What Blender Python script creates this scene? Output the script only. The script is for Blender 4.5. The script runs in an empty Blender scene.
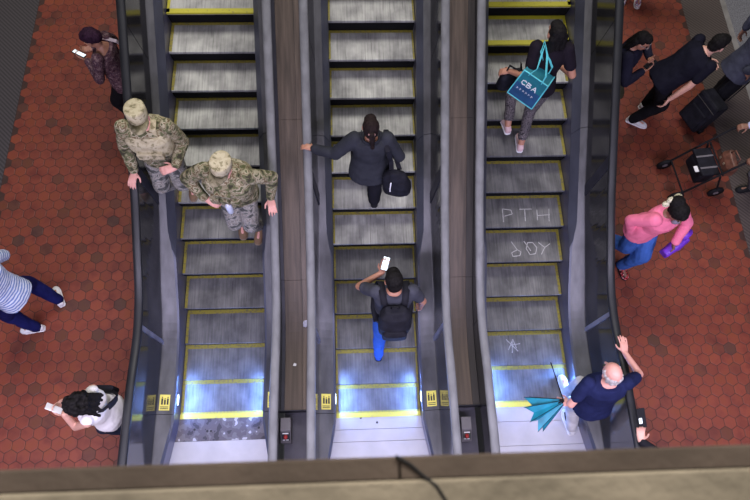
import bpy, math, random
from mathutils import Vector, Matrix
V = Vector
random.seed(7)
SC = bpy.context.scene
COL = SC.collection
PI = math.pi

# ------------------------------------------------------------------ materials
def nt(name):
    m = bpy.data.materials.new(name); m.use_nodes = True
    n = m.node_tree.nodes; l = m.node_tree.links
    return m, n, l, n['Principled BSDF']
def setin(b, k, v):
    if k in b.inputs: b.inputs[k].default_value = v
def rgba(c): return (c[0], c[1], c[2], 1)
def ramp(n, stops):
    r = n.new('ShaderNodeValToRGB'); e = r.color_ramp.elements
    while len(e) < len(stops): e.new(.5)
    for i, (p, c) in enumerate(stops): e[i].position = p; e[i].color = rgba(c)
    return r
def mat(name, c, rough=.6, metal=0, var=.25, scale=(6, 6, 6), bump=0, bscale=40, spec=.5, detail=4):
    """plain surface whose colour wanders a little (stains, wear)"""
    m, n, l, b = nt(name)
    setin(b, 'Roughness', rough); setin(b, 'Metallic', metal); setin(b, 'Specular IOR Level', spec)
    tc = n.new('ShaderNodeTexCoord'); mp = n.new('ShaderNodeMapping'); mp.inputs['Scale'].default_value = scale
    l.new(tc.outputs['Object'], mp.inputs['Vector'])
    no = n.new('ShaderNodeTexNoise'); no.inputs['Scale'].default_value = 1; no.inputs['Detail'].default_value = detail
    l.new(mp.outputs[0], no.inputs['Vector'])
    lo = [x*(1-var) for x in c]; hi = [min(1, x*(1+var)) for x in c]
    r = ramp(n, [(.3, lo), (.7, hi)]); l.new(no.outputs[0], r.inputs[0]); l.new(r.outputs[0], b.inputs['Base Color'])
    if bump:
        n2 = n.new('ShaderNodeTexNoise'); n2.inputs['Scale'].default_value = bscale; l.new(tc.outputs['Object'], n2.inputs['Vector'])
        bp = n.new('ShaderNodeBump'); bp.inputs['Strength'].default_value = bump; bp.inputs['Distance'].default_value = .01
        l.new(n2.outputs[0], bp.inputs['Height']); l.new(bp.outputs[0], b.inputs['Normal'])
    return m
def emis(name, c, s):
    m, n, l, b = nt(name); setin(b, 'Base Color', rgba(c)); setin(b, 'Emission Color', rgba(c)); setin(b, 'Emission Strength', s)
    return m
def patterned(name, stops, scale=30, rough=.85, vor=False, stretch=(1, 1, 1)):
    m, n, l, b = nt(name); setin(b, 'Roughness', rough); setin(b, 'Specular IOR Level', .2)
    tc = n.new('ShaderNodeTexCoord'); mp = n.new('ShaderNodeMapping'); mp.inputs['Scale'].default_value = stretch
    l.new(tc.outputs['Object'], mp.inputs['Vector'])
    if vor:
        t = n.new('ShaderNodeTexVoronoi'); t.inputs['Scale'].default_value = scale; out = t.outputs['Color']
    else:
        t = n.new('ShaderNodeTexNoise'); t.inputs['Scale'].default_value = scale; t.inputs['Detail'].default_value = 2.5; out = t.outputs[0]
    l.new(mp.outputs[0], t.inputs['Vector'])
    r = ramp(n, stops); r.color_ramp.interpolation = 'CONSTANT'
    l.new(out, r.inputs[0]); l.new(r.outputs[0], b.inputs['Base Color'])
    return m
def striped(name, a, c, freq, axis, rough=.85, dist=1.5):
    m, n, l, b = nt(name); setin(b, 'Roughness', rough)
    tc = n.new('ShaderNodeTexCoord'); w = n.new('ShaderNodeTexWave'); w.bands_direction = axis
    w.inputs['Scale'].default_value = freq; w.inputs['Distortion'].default_value = dist
    l.new(tc.outputs['Object'], w.inputs['Vector'])
    r = ramp(n, [(.35, a), (.6, c)]); l.new(w.outputs['Fac'], r.inputs[0]); l.new(r.outputs[0], b.inputs['Base Color'])
    return m
def tread_mat(name, c):
    """ribbed aluminium with dirt streaks that run along the grooves"""
    m, n, l, b = nt(name); setin(b, 'Roughness', .48); setin(b, 'Metallic', .25)
    tc = n.new('ShaderNodeTexCoord')
    def nz(sc, det=3):
        mp = n.new('ShaderNodeMapping'); mp.inputs['Scale'].default_value = sc; l.new(tc.outputs['Object'], mp.inputs['Vector'])
        t = n.new('ShaderNodeTexNoise'); t.inputs['Scale'].default_value = 1; t.inputs['Detail'].default_value = det
        l.new(mp.outputs[0], t.inputs['Vector']); return t
    a = nz((55, 2.2, 2.2)); d = nz((5, 4, 4), 5); e = nz((160, 3, 3), 1)
    r1 = ramp(n, [(.3, [x*.78 for x in c]), (.5, c), (.72, [x*1.22 for x in c])]); l.new(a.outputs[0], r1.inputs[0])
    r2 = ramp(n, [(.35, (.5, .5, .52)), (.65, (1, 1, 1))]); l.new(d.outputs[0], r2.inputs[0])
    r3 = ramp(n, [(.26, (.4, .4, .4)), (.34, (1, 1, 1))]); l.new(e.outputs[0], r3.inputs[0])
    def mul(x, y):
        q = n.new('ShaderNodeMix'); q.data_type = 'RGBA'; q.blend_type = 'MULTIPLY'; q.inputs[0].default_value = 1
        l.new(x, q.inputs[6]); l.new(y, q.inputs[7]); return q.outputs[2]
    l.new(mul(mul(r1.outputs[0], r2.outputs[0]), r3.outputs[0]), b.inputs['Base Color'])
    w = n.new('ShaderNodeTexWave'); w.bands_direction = 'X'; w.inputs['Scale'].default_value = 35; l.new(tc.outputs['Object'], w.inputs['Vector'])
    bp = n.new('ShaderNodeBump'); bp.inputs['Strength'].default_value = .35; bp.inputs['Distance'].default_value = .006
    l.new(w.outputs['Fac'], bp.inputs['Height']); l.new(bp.outputs[0], b.inputs['Normal'])
    return m
def worn(name, paint, under, amt=.5, scale=40, rough=.6):
    m, n, l, b = nt(name); setin(b, 'Roughness', rough)
    tc = n.new('ShaderNodeTexCoord'); t = n.new('ShaderNodeTexNoise'); t.inputs['Scale'].default_value = scale; t.inputs['Detail'].default_value = 5
    l.new(tc.outputs['Object'], t.inputs['Vector'])
    r = ramp(n, [(amt-.1, under), (amt+.06, paint)]); l.new(t.outputs[0], r.inputs[0]); l.new(r.outputs[0], b.inputs['Base Color'])
    return m
def tile_mat():
    m, n, l, b = nt('red_quarry_tile'); setin(b, 'Roughness', .5); setin(b, 'Specular IOR Level', .35)
    at = n.new('ShaderNodeAttribute'); at.attribute_name = 'tint'; at.attribute_type = 'GEOMETRY'
    r = ramp(n, [(0, (.085, .036, .027)), (.16, (.110, .037, .024)), (.3, (.165, .039, .024)), (.6, (.195, .0445, .026)), (1, (.235, .056, .032))])
    l.new(at.outputs['Fac'], r.inputs[0])
    tc = n.new('ShaderNodeTexCoord'); t = n.new('ShaderNodeTexNoise'); t.inputs['Scale'].default_value = 6; t.inputs['Detail'].default_value = 8
    l.new(tc.outputs['Object'], t.inputs['Vector'])
    r2 = ramp(n, [(.3, (.70, .66, .76)), (.5, (1, 1, 1)), (.7, (1.0, 1.06, .78))]); l.new(t.outputs[0], r2.inputs[0])
    q = n.new('ShaderNodeMix'); q.data_type = 'RGBA'; q.blend_type = 'MULTIPLY'; q.inputs[0].default_value = 1
    l.new(r.outputs[0], q.inputs[6]); l.new(r2.outputs[0], q.inputs[7]); l.new(q.outputs[2], b.inputs['Base Color'])
    return m
M = {}
M['tile'] = tile_mat()
M['grout'] = mat('dark_grout', (.045, .019, .013), .85)
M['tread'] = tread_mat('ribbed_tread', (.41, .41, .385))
M['tread_dull'] = tread_mat('ribbed_tread_dull', (.19, .19, .19))  # darker copy of ribbed_tread, shade on the lower steps put into the colour
M['riser'] = mat('black_riser', (.006, .006, .007), .8, spec=.1)
M['yellow'] = worn('worn_yellow_paint', (.23, .195, .022), (.13, .115, .05), .45)
M['yellow_new'] = worn('fresh_yellow_paint', (.42, .385, .02), (.22, .2, .04), .35)
M['comb'] = worn('comb_yellow', (.60, .55, .08), (.42, .4, .16), .36)
M['plate'] = mat('landing_plate', (.42, .42, .46), .45, .2, .12, (3, 3, 3))
M['rust'] = patterned('rusted_plate', [(0, (.06, .055, .065)), (.40, (.11, .10, .115)), (.52, (.15, .14, .155)), (.63, (.42, .42, .46))], 9, .6)
M['deck'] = mat('brushed_deck_steel', (.085, .085, .09), .45, .4, .35, (9, 3, 3), .1, 60)
M['deck_edge'] = mat('deck_edge_steel', (.075, .08, .105), .45, .4, .25, (8, 2, 2))
M['skirt'] = mat('skirt_panel', (.10, .10, .15), .3, .4, .2, (5, 1.5, 5))
M['panel'] = mat('polished_panel', (.10, .098, .105), .11, .8, .2, (3, 1, 3))
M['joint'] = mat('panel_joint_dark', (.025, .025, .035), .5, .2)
M['mould'] = mat('panel_mould', (.28, .28, .33), .35, .6)
M['rubber'] = mat('black_handrail_rubber', (.013, .014, .016), .42, 0, .2)
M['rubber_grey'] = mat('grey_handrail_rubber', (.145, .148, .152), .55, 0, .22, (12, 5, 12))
M['clad'] = mat('truss_cladding', (.10, .095, .09), .45, .5)
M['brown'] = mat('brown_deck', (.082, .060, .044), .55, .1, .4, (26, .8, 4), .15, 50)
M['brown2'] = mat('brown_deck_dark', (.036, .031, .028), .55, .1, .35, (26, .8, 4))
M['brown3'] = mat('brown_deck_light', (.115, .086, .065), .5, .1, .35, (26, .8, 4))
M['newel'] = mat('newel_cover', (.07, .065, .085), .5, .2)
M['sticker'] = mat('yellow_sticker', (.75, .66, .12), .5, 0, .1)
M['ink'] = mat('black_ink', (.012, .012, .014), .6)
M['grey_box'] = mat('grey_box_plastic', (.14, .13, .14), .5)
M['red'] = mat('red_plastic', (.45, .03, .03), .4)
M['white'] = mat('white_plastic', (.75, .75, .76), .5, 0, .06)
M['chalk'] = mat('scratched_bare_metal', (.42, .42, .42), .6, 0, .2, (30, 30, 30))
M['lamp'] = emis('skirt_lamp', (.55, .68, 1), 14)
M['ribmat'] = striped('ribbed_mat', (.030, .026, .027), (.058, .050, .052), 11, 'DIAGONAL', .8, 0)
M['ribmat_r'] = striped('ribbed_mat_brown', (.045, .034, .031), (.085, .066, .058), 11, 'DIAGONAL', .8, 0)
M['granite'] = mat('platform_granite', (.15, .15, .165), .7, 0, .55, (70, 70, 70), .1, 80)
M['granite_edge'] = mat('granite_edge_line', (.20, .19, .18), .7)
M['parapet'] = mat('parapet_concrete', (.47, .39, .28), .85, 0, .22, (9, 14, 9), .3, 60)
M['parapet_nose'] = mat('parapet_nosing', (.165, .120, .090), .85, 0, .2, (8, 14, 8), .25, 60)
M['litter'] = mat('litter_white', (.7, .7, .7), .7)
M['litter_b'] = mat('litter_foil', (.4, .4, .55), .3, .5)
def skin(n, c): return mat('skin_'+n, c, .5, 0, .06, (12, 12, 12))
SK = {'light': skin('light', (.60, .33, .25)), 'tan': skin('tan', (.42, .20, .13)), 'brown': skin('brown', (.20, .095, .06)), 'pink': skin('pink', (.66, .33, .27))}
def cloth(n, c, var=.18): return mat('cloth_'+n, c, .9, 0, var, (9, 9, 9), .25, 70, .06)
CAMO = patterned('camouflage', [(0, (.05, .045, .028)), (.37, (.11, .115, .055)), (.44, (.27, .24, .15)), (.50, (.14, .10, .055)), (.54, (.36, .325, .22)), (.61, (.09, .095, .045))], 12, .9, False, (1, 1, 1.6))
CAMO_L = patterned('camouflage_light', [(0, (.20, .18, .10)), (.38, (.40, .35, .22)), (.5, (.48, .43, .28)), (.64, (.27, .24, .14))], 18, .9)
CAMO_G = patterned('camouflage_grey', [(0, (.07, .07, .065)), (.40, (.16, .16, .145)), (.46, (.30, .28, .25)), (.53, (.19, .17, .14)), (.58, (.33, .31, .28)), (.63, (.11, .115, .10))], 12, .9, False, (1, 1, 1.6))
HAIR = {'black': mat('hair_black', (.008, .007, .007), .75, 0, .5, (60, 60, 12), .25, 90, .12), 'plum': mat('hair_plum', (.030, .012, .026), .75, 0, .5, (60, 60, 12), .25, 90, .12),
        'brown': mat('hair_brown', (.016, .010, .009), .75, 0, .4, (60, 60, 12), .25, 90, .12), 'grey': mat('hair_grey', (.40, .37, .36), .75, 0, .3, (60, 60, 12), .25, 90, .12)}
M['eye'] = mat('eye_dark', (.02, .015, .012), .2)
M['lip'] = mat('lips', (.33, .10, .09), .5)
M['black'] = mat('matte_black', (.009, .009, .011), .75, 0, .3, spec=.2)
M['blacknylon'] = mat('black_nylon', (.010, .010, .015), .75, 0, .4, (14, 14, 14), .3, 120, .2)
M['bluescreen'] = emis('phone_screen', (.75, .85, .9), .9)

# ------------------------------------------------------------------ mesh builder
class MB:
    def __init__(s): s.v = []; s.f = []; s.mi = []
    def add(s, vs, fs, mi=0):
        o = len(s.v); s.v += [tuple(x) for x in vs]
        for f in fs: s.f.append([i+o for i in f]); s.mi.append(mi)
    def box(s, lo, hi, mi=0, T=None):
        x0, y0, z0 = lo; x1, y1, z1 = hi
        p = [V(q) for q in ((x0,y0,z0),(x1,y0,z0),(x1,y1,z0),(x0,y1,z0),(x0,y0,z1),(x1,y0,z1),(x1,y1,z1),(x0,y1,z1))]
        if T: p = [T @ q for q in p]
        s.add(p, [(3,2,1,0),(4,5,6,7),(0,1,5,4),(1,2,6,5),(2,3,7,6),(3,0,4,7)], mi)
    def rings(s, rs, cap=True, closed=False, mi=0):
        n = len(rs[0]); vs = [p for r in rs for p in r]; fs = []
        m = len(rs)
        for a in range(m if closed else m-1):
            b = (a+1) % m
            for i in range(n):
                j = (i+1) % n
                fs.append((a*n+i, a*n+j, b*n+j, b*n+i))
        if cap and not closed:
            fs.append(tuple(range(n))[::-1]); fs.append(tuple((m-1)*n+i for i in range(n)))
        s.add(vs, fs, mi)
    def loft(s, secs, n=20, mi=0, power=2.0):
        """secs: (centre, xaxis, yaxis, rx, ry)"""
        rs = []
        for c, ax, ay, rx, ry in secs:
            r = []
            for i in range(n):
                t = 2*PI*i/n; cx, sy = math.cos(t), math.sin(t)
                cx = math.copysign(abs(cx)**(2/power), cx); sy = math.copysign(abs(sy)**(2/power), sy)
                r.append(V(c)+V(ax)*(rx*cx)+V(ay)*(ry*sy))
            rs.append(r)
        s.rings(rs, mi=mi)
    def ell(s, c, r, R=None, n=14, m=9, mi=0):
        c = V(c); vs = []; fs = []
        if not hasattr(r, '__len__'): r = (r, r, r)
        for a in range(1, m):
            ph = PI*a/m
            for i in range(n):
                t = 2*PI*i/n
                p = V((r[0]*math.sin(ph)*math.cos(t), r[1]*math.sin(ph)*math.sin(t), r[2]*math.cos(ph)))
                vs.append(c+(R @ p if R else p))
        k = len(vs); vs.append(c+(R @ V((0,0,r[2])) if R else V((0,0,r[2])))); vs.append(c+(R @ V((0,0,-r[2])) if R else V((0,0,-r[2]))))
        for a in range(m-2):
            for i in range(n):
                j = (i+1) % n; fs.append((a*n+i, a*n+n+i, a*n+n+j, a*n+j))
        for i in range(n):
            j = (i+1) % n; fs.append((k, i, j)); fs.append((k+1, (m-2)*n+j, (m-2)*n+i))
        s.add(vs, fs, mi)
    def cone(s, p, q, r1, r2, n=12, mi=0, ends=True):
        p = V(p); q = V(q); d = (q-p)
        if d.length < 1e-6: return
        d.normalize(); a = d.orthogonal().normalized(); b = d.cross(a)
        if ends:
            k = 3; secs = []
            for i in range(k, -1, -1):
                t = PI/2*i/k*.97; secs.append((p-d*(r1*math.sin(t)), a, b, r1*math.cos(t), r1*math.cos(t)))
            for i in range(k+1):
                t = PI/2*i/k*.97; secs.append((q+d*(r2*math.sin(t)), a, b, r2*math.cos(t), r2*math.cos(t)))
        else: secs = [(p, a, b, r1, r1), (q, a, b, r2, r2)]
        s.loft(secs, n, mi)
    def tube(s, pts, r, n=10, mi=0, closed=False):
        pts = [V(p) for p in pts]; rs = []; up = None
        m = len(pts)
        for i, p in enumerate(pts):
            if closed: d = pts[(i+1) % m]-pts[i-1]
            else: d = pts[min(i+1, m-1)]-pts[max(i-1, 0)]
            d.normalize()
            if up is None: a = d.orthogonal().normalized()
            else:
                a = up-d*up.dot(d); a.normalize()
            up = a; b = d.cross(a); rr = r[i] if hasattr(r, '__len__') else r
            rs.append([p+a*(rr*math.cos(2*PI*k/n))+b*(rr*math.sin(2*PI*k/n)) for k in range(n)])
        s.rings(rs, closed=closed, mi=mi)
    def strap(s, pts, side, w, t=.006, mi=0):
        """flat belt along pts; side = vector (or list) along its width"""
        pts = [V(p) for p in pts]; rs = []
        for i, p in enumerate(pts):
            d = (pts[min(i+1, len(pts)-1)]-pts[max(i-1, 0)]).normalized()
            sd = V(side[i] if isinstance(side, list) else side); sd = (sd-d*sd.dot(d)).normalized(); nn = d.cross(sd)
            rs.append([p+sd*w/2+nn*t/2, p-sd*w/2+nn*t/2, p-sd*w/2-nn*t/2, p+sd*w/2-nn*t/2])
        s.rings(rs, mi=mi)
    def build(s, name, mats, parent=None, smooth=False, vox=0, sm=0, origin=None, kind=None, wrinkle=0, wscale=.12, bevel=0):
        me = bpy.data.meshes.new(name)
        o = V(origin) if origin is not None else V((0, 0, 0))
        off = WORLD.get(parent.name, V((0, 0, 0))) if parent is not None else V((0, 0, 0))
        base = off if parent is not None else o
        me.from_pydata([tuple(V(p)-(base if parent is not None else o)) for p in s.v], [], s.f); me.update()
        if not isinstance(mats, (list, tuple)): mats = [mats]
        for mm in mats: me.materials.append(mm)
        for p, mi in zip(me.polygons, s.mi): p.material_index = mi; p.use_smooth = smooth or vox > 0
        ob = bpy.data.objects.new(name, me); COL.objects.link(ob)
        if parent is not None: ob.parent = parent; WORLD[ob.name] = base
        else: ob.location = o; WORLD[ob.name] = o
        if kind: ob['kind'] = kind
        if bevel:
            b = ob.modifiers.new('bevel', 'BEVEL'); b.width = bevel; b.segments = 2; b.limit_method = 'ANGLE'
        if vox:
            r = ob.modifiers.new('skin', 'REMESH'); r.mode = 'VOXEL'; r.voxel_size = vox; r.use_smooth_shade = True
            if sm:
                k = ob.modifiers.new('soft', 'SMOOTH'); k.iterations = sm; k.factor = .5
            if wrinkle:
                d = ob.modifiers.new('folds', 'DISPLACE'); d.texture = fold_tex(wscale); d.strength = wrinkle; d.mid_level = .5; d.texture_coords = 'LOCAL'
        return ob
WORLD = {}
_ft = {}
def fold_tex(s):
    if s not in _ft:
        t = bpy.data.textures.new('folds', 'CLOUDS'); t.noise_scale = s; t.noise_depth = 2; _ft[s] = t
    return _ft[s]
def thing(name, label, cat, loc, group=None):
    o = bpy.data.objects.new(name, None); COL.objects.link(o); o.location = loc; o.empty_display_size = .1
    o['label'] = label; o['category'] = cat
    if group: o['group'] = group
    WORLD[o.name] = V(loc)
    return o
def tag(o, label, cat, group=None):
    o['label'] = label; o['category'] = cat
    if group: o['group'] = group
    return o

# ------------------------------------------------------------------ camera
cam = bpy.data.cameras.new('camera'); CAM = bpy.data.objects.new('camera', cam); COL.objects.link(CAM); SC.camera = CAM
cam.sensor_width = 36; cam.lens = 616.354/750*36; cam.clip_start = .02
R = Matrix.Rotation(-.11497, 4, 'Z') @ Matrix.Rotation(.37477, 4, 'X') @ Matrix.Rotation(.087066, 4, 'Z')
CAM.matrix_world = Matrix.Translation((-.29237, -.8112, 7.08313)) @ R
cam.dof.use_dof = True; cam.dof.focus_distance = 5.6; cam.dof.aperture_fstop = 4.0

# ------------------------------------------------------------------ escalators
P = .406; W = .939; LF = .4434; RR = 1.5323; A30 = math.radians(30)
def path(s):
    if s < LF: return s, 0.0
    if s < LF+RR*A30:
        t = (s-LF)/RR; return LF+RR*math.sin(t), RR*(1-math.cos(t))
    q = s-LF-RR*A30
    return LF+RR*math.sin(A30)+q*math.cos(A30), RR*(1-math.cos(A30))+q*math.sin(A30)
def zpath(y):
    lo, hi = -3., 9.
    if y < LF: return 0.
    for _ in range(40):
        m = (lo+hi)/2
        if path(m)[0] < y: lo = m
        else: hi = m
    return path(lo)[1]
YEND = 5.6
def ysamples(y0, y1, step=.09):
    n = max(2, int((y1-y0)/step)+1)
    return [y0+(y1-y0)*i/(n-1) for i in range(n)]
def lerp(a, b, t): return a+(b-a)*max(0., min(1., t))

def sweep(mb, xc, sgn, Y0, prof, y0, y1, step=.09, mi=0):
    """prof(y) -> closed list of (d,h): d = distance from the escalator's centre line, h above the pitch line"""
    rs = []
    for y in ysamples(y0, y1, step):
        rs.append([(xc+sgn*d, Y0+y, zpath(y)+h) for d, h in (prof(y) if callable(prof) else prof)])
    mb.rings(rs, mi=mi)
DH = .685            # handrail offset from the centre line
def HH(y): return lerp(1.07, .90, (y-.2)/1.7)   # handrail height above the pitch line
def deck_in(y):      # inner edge of the inner deck, tapering out at the landing
    return .484+.10*max(0, min(1, (-.12-y)/.55))
def escalator(name, label, xc, Y0, ph, marks):
    E = thing('escalator', label, 'escalator', (xc, Y0, 0), 'escalators side by side')
    nst = 14
    for k in range(-1, nst):
        y, z = path(ph+k*P) if ph+k*P > -.5 else (0, 0)
        y1 = y+P
        if k == -1: y = 0.012
        if k == -1: y1 = ph
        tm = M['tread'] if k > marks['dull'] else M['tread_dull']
        mb = MB()
        if k >= 0:
            rs = []
            for i in range(9):
                d = .30*i/8; off = P-math.sqrt(P*P-d*d)
                rs.append([(xc-W/2, Y0+y+off+.004, z-.012-d), (xc+W/2, Y0+y+off+.004, z-.012-d), (xc+W/2, Y0+y+off+.02, z-.012-d), (xc-W/2, Y0+y+off+.02, z-.012-d)])
            mb.rings(rs)
        else: mb.box((xc-W/2, Y0+y+.01, z-.10), (xc+W/2, Y0+y+.03, z-.031))
        mb.box((xc-W/2, Y0+y+.06, z-.06), (xc+W/2, Y0+y1-.03, z-.031))
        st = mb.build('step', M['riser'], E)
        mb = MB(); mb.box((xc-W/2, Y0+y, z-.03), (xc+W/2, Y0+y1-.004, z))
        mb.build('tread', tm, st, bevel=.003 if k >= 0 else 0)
        # painted border: back edge and both sides, nose where it is still fresh
        new = k in marks.get('new', ())
        zz = z+.0015; b = .05 if new else (.046 if k < 2 else .034); sw = .032 if marks['side'] != 'M' else .02
        mb = MB(); ys, ye = Y0+y+.01, Y0+y1-.006
        back = min(b, (y1-y)*.4)
        ov = .054 if k < 1 else 0.0
        mb.box((xc-W/2, ye-back, z-.005), (xc+W/2, ye, zz))
        mb.box((xc-W/2, ys, z-.005), (xc-W/2+(sw if marks['side'] != 'R' else .012), ye-back, zz))
        mb.box((xc+W/2-(sw if marks['side'] != 'L' else .012), ys, z-.005), (xc+W/2, ye-back, zz))
        if new or k in marks.get('nose', ()): mb.box((xc-W/2, ys-.011, z-.02), (xc+W/2, ys+(.05 if new else .03), zz))
        mb.build('demarcation_border', M['yellow_new'] if new else M['yellow'], st)
        for (kk, strokes) in marks.get('scratch', ()):
            if kk == k:
                mb = MB()
                for (x0, y0_, x1, y1_) in strokes:
                    a = V((x0, y0_, z+.002)); c = V((x1, y1_, z+.002)); d = (c-a).normalized(); s_ = V((-d.y, d.x, 0))*.0045; up = V((0, 0, .0012))
                    mb.add([a-s_, a+s_, c+s_, c-s_, a-s_+up, a+s_+up, c+s_+up, c-s_+up], [(0,3,2,1),(4,5,6,7),(0,1,5,4),(1,2,6,5),(2,3,7,6),(3,0,4,7)])
                mb.build('scratched_letters', M['chalk'], st)
    # comb and landing plates
    mb = MB(); mb.box((xc-W/2+.0, Y0-.046, -.03), (xc+W/2, Y0+.006, .012))
    for i in range(60):
        x = xc-W/2+.01+i*(W-.02)/59; mb.box((x-.004, Y0+.006, -.01), (x+.004, Y0+.024, .008))
    mb.build('comb_plate', M['comb'], E)
    y = Y0-.046
    for i, (dep, mt) in enumerate(marks['plates']):
        mb = MB(); y2 = y-dep
        n = max(2, int(dep/.1)+1); rs = []
        for j in range(n+1):
            yy = y2+.004+(y-y2-.004)*j/n
            h = deck_in(yy-Y0)-.003 if yy-Y0 > -.7 else .60
            rs.append([(xc-h, yy, -.03), (xc+h, yy, -.03), (xc+h, yy, .008), (xc-h, yy, .008)])
        mb.rings(rs); fp = mb.build('floor_plate', M[mt], E)
        for (bx, by) in marks.get('bolts', {}).get(i, ()):
            mb = MB(); mb.cone((xc+bx, by, .006), (xc+bx, by, .0105), .013, .013, 10, ends=False); mb.build('bolt', M['ink'], fp)
        y = y2
    # both balustrades
    for sgn in (-1, 1):
        outer = (sgn < 0 and marks['side'] == 'L') or (sgn > 0 and marks['side'] == 'R')
        lo = lambda y: -.20 if y > -.02 else -.02
        def kink(y): return max(0., min(1., (y-1.60)/.26))
        def dh(d): return .245+.35*(d-.49)
        def pd(y): return lerp(.640, .605, (y-1.2)/.8)
        def sk_top(y): return .232-.10*kink(y)
        mb = MB(); sweep(mb, xc, sgn, Y0, lambda y: [(deck_in(y)-.009, lo(y)), (deck_in(y)-.009, sk_top(y)), (deck_in(y)-.002, sk_top(y)), (deck_in(y)-.002, lo(y))], -1.1, YEND)
        sk = mb.build('skirt_panel', M['skirt'], E)
        mb = MB(); c = V((xc+sgn*.4745, Y0+.15, .12)); mb.ell(c, (.004, .060, .020)); mb.build('comb_light', M['lamp'], sk, smooth=True)
        # inner deck and the darker facet next to the skirt that steepens on the incline
        def prof_e(y):
            d = deck_in(y); w = .010+.042*kink(y)
            return [(d-.012, sk_top(y)-.01), (d-.012, sk_top(y)+.004), (d+w, dh(d+w)), (d+w, dh(d+w)-.03)]
        def prof_d(y):
            d = deck_in(y); w = .010+.042*kink(y); o = max(pd(y), d+w+.03)
            return [(d+w, dh(d+w)-.02), (d+w, dh(d+w)+.002), (o-.006, dh(o-.006)), (o+.02, dh(o)), (o+.02, dh(o)-.05)]
        cuts = [-1.1, -.02, 2.75, YEND]
        for a, b in zip(cuts, cuts[1:]):
            mb = MB(); sweep(mb, xc, sgn, Y0, prof_d, a+.003, b-.003, .08); dk = mb.build('inner_deck', M['deck'], E)
            if a == -.02: dk1 = dk
            mb = MB(); sweep(mb, xc, sgn, Y0, prof_e, a+.003, b-.003, .08); mb.build('deck_edge', M['deck_edge'], dk)
        cuts = [-1.1, .75, 2.15, 3.4, 4.6, YEND]
        for a, b in zip(cuts, cuts[1:]):
            mb = MB(); sweep(mb, xc, sgn, Y0, lambda y: [(pd(y)+.004, .275), (.664, HH(y)-.045), (.70, HH(y)-.045), (.70, .275)], a+.004, b-.004, .08)
            pn = mb.build('balustrade_panel', M['panel'], E)
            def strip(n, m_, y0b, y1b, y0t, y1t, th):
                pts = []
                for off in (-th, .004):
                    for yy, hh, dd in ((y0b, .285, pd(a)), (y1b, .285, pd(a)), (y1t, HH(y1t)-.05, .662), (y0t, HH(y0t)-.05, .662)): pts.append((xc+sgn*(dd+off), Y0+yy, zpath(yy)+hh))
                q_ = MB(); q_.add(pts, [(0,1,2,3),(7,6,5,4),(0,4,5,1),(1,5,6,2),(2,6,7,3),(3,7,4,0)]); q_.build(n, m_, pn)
            if a == .75: strip('joint_mould', M['mould'], a-.025, a+.02, a-.025, a+.02, .012)
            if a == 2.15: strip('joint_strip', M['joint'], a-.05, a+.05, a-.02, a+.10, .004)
        # handrail with its newel turn
        mb = MB(); rs = []
        prof = [(-.040, -.030), (-.044, -.012), (-.034, .006), (-.012, .014), (.012, .014), (.034, .006), (.044, -.012), (.040, -.030)]
        pts = []
        for i in range(13):
            t = -PI/2+PI*i/12; pts.append(((-1.0-.30*math.cos(t)), 1.07-.014-.30+.30*math.sin(t), (-math.cos(t), math.sin(t))))
        for yy in ysamples(-.95, YEND, .07): pts.append((yy, zpath(yy)+HH(yy)-.014, (0, 1)))
        for yy, zz, nn in pts:
            rs.append([(xc+sgn*DH+a, Y0+yy+nn[0]*b, zz+nn[1]*b) for a, b in prof])
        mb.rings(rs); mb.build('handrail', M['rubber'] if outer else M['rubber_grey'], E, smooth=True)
        mb = MB(); sweep(mb, xc, sgn, Y0, lambda y: [(.670, HH(y)-.046), (.668, HH(y)-.027), (.702, HH(y)-.027), (.700, HH(y)-.046)], -1.0, YEND); mb.build('handrail_guide', M['joint'], E)
        # newel end of the balustrade
        mb = MB(); rs = []
        for i in range(13):
            t = -PI/2+PI*i/12; rs.append([(xc+sgn*.667, Y0-1.0-.27*math.cos(t), .756+.27*math.sin(t)), (xc+sgn*.698, Y0-1.0-.27*math.cos(t), .756+.27*math.sin(t)), (xc+sgn*.698, Y0-1.0, .756+.27*math.sin(t)), (xc+sgn*.667, Y0-1.0, .756+.27*math.sin(t))])
        mb.rings(rs); mb.box((min(xc+sgn*.50, xc+sgn*.70), Y0-1.25, 0), (max(xc+sgn*.50, xc+sgn*.70), Y0-1.09, .35)); mb.build('newel', M['clad'], E)
        if outer:
            mb = MB(); rs = []
            for yy in ysamples(-1.1, YEND, .12):
                z = zpath(yy); rs.append([(xc+sgn*.702, Y0+yy, z+HH(yy)-.045), (xc+sgn*.735, Y0+yy, z+HH(yy)-.06), (xc+sgn*.735, Y0+yy, 0.0), (xc+sgn*.71, Y0+yy, 0.0)])
            mb.rings(rs); mb.build('outer_cladding', M['clad'], E)
        # caution sticker on the inner deck by the comb
        mb = MB(); sl = .075/.12
        yb, yt = Y0+.02, Y0+.185
        dk_z = dh
        def quad(m_, d0, d1, y0, y1, lift, mi):
            a = V((xc+sgn*d0, y0, dk_z(d0)+lift)); b_ = V((xc+sgn*d1, y0, dk_z(d1)+lift)); c_ = V((xc+sgn*d1, y1, dk_z(d1)+lift)); e_ = V((xc+sgn*d0, y1, dk_z(d0)+lift)); up = V((0, 0, .0012))
            m_.add([a, b_, c_, e_, a+up, b_+up, c_+up, e_+up], [(0,3,2,1),(4,5,6,7),(0,1,5,4),(1,2,6,5),(2,3,7,6),(3,0,4,7)], mi)
        quad(mb, .522, .622, yb, yt, .0035, 0)
        st = mb.build('caution_sticker', M['sticker'], dk1)
        mb = MB()
        for i in range(3): quad(mb, .534+i*.027, .534+i*.027+.017, yb+.06, yb+.125-.015*(i % 2), .005, 0)
        for i in range(3): quad(mb, .534+i*.027+.003, .534+i*.027+.013, yb+.130-.015*(i % 2), yb+.142-.015*(i % 2), .005, 0)
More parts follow.
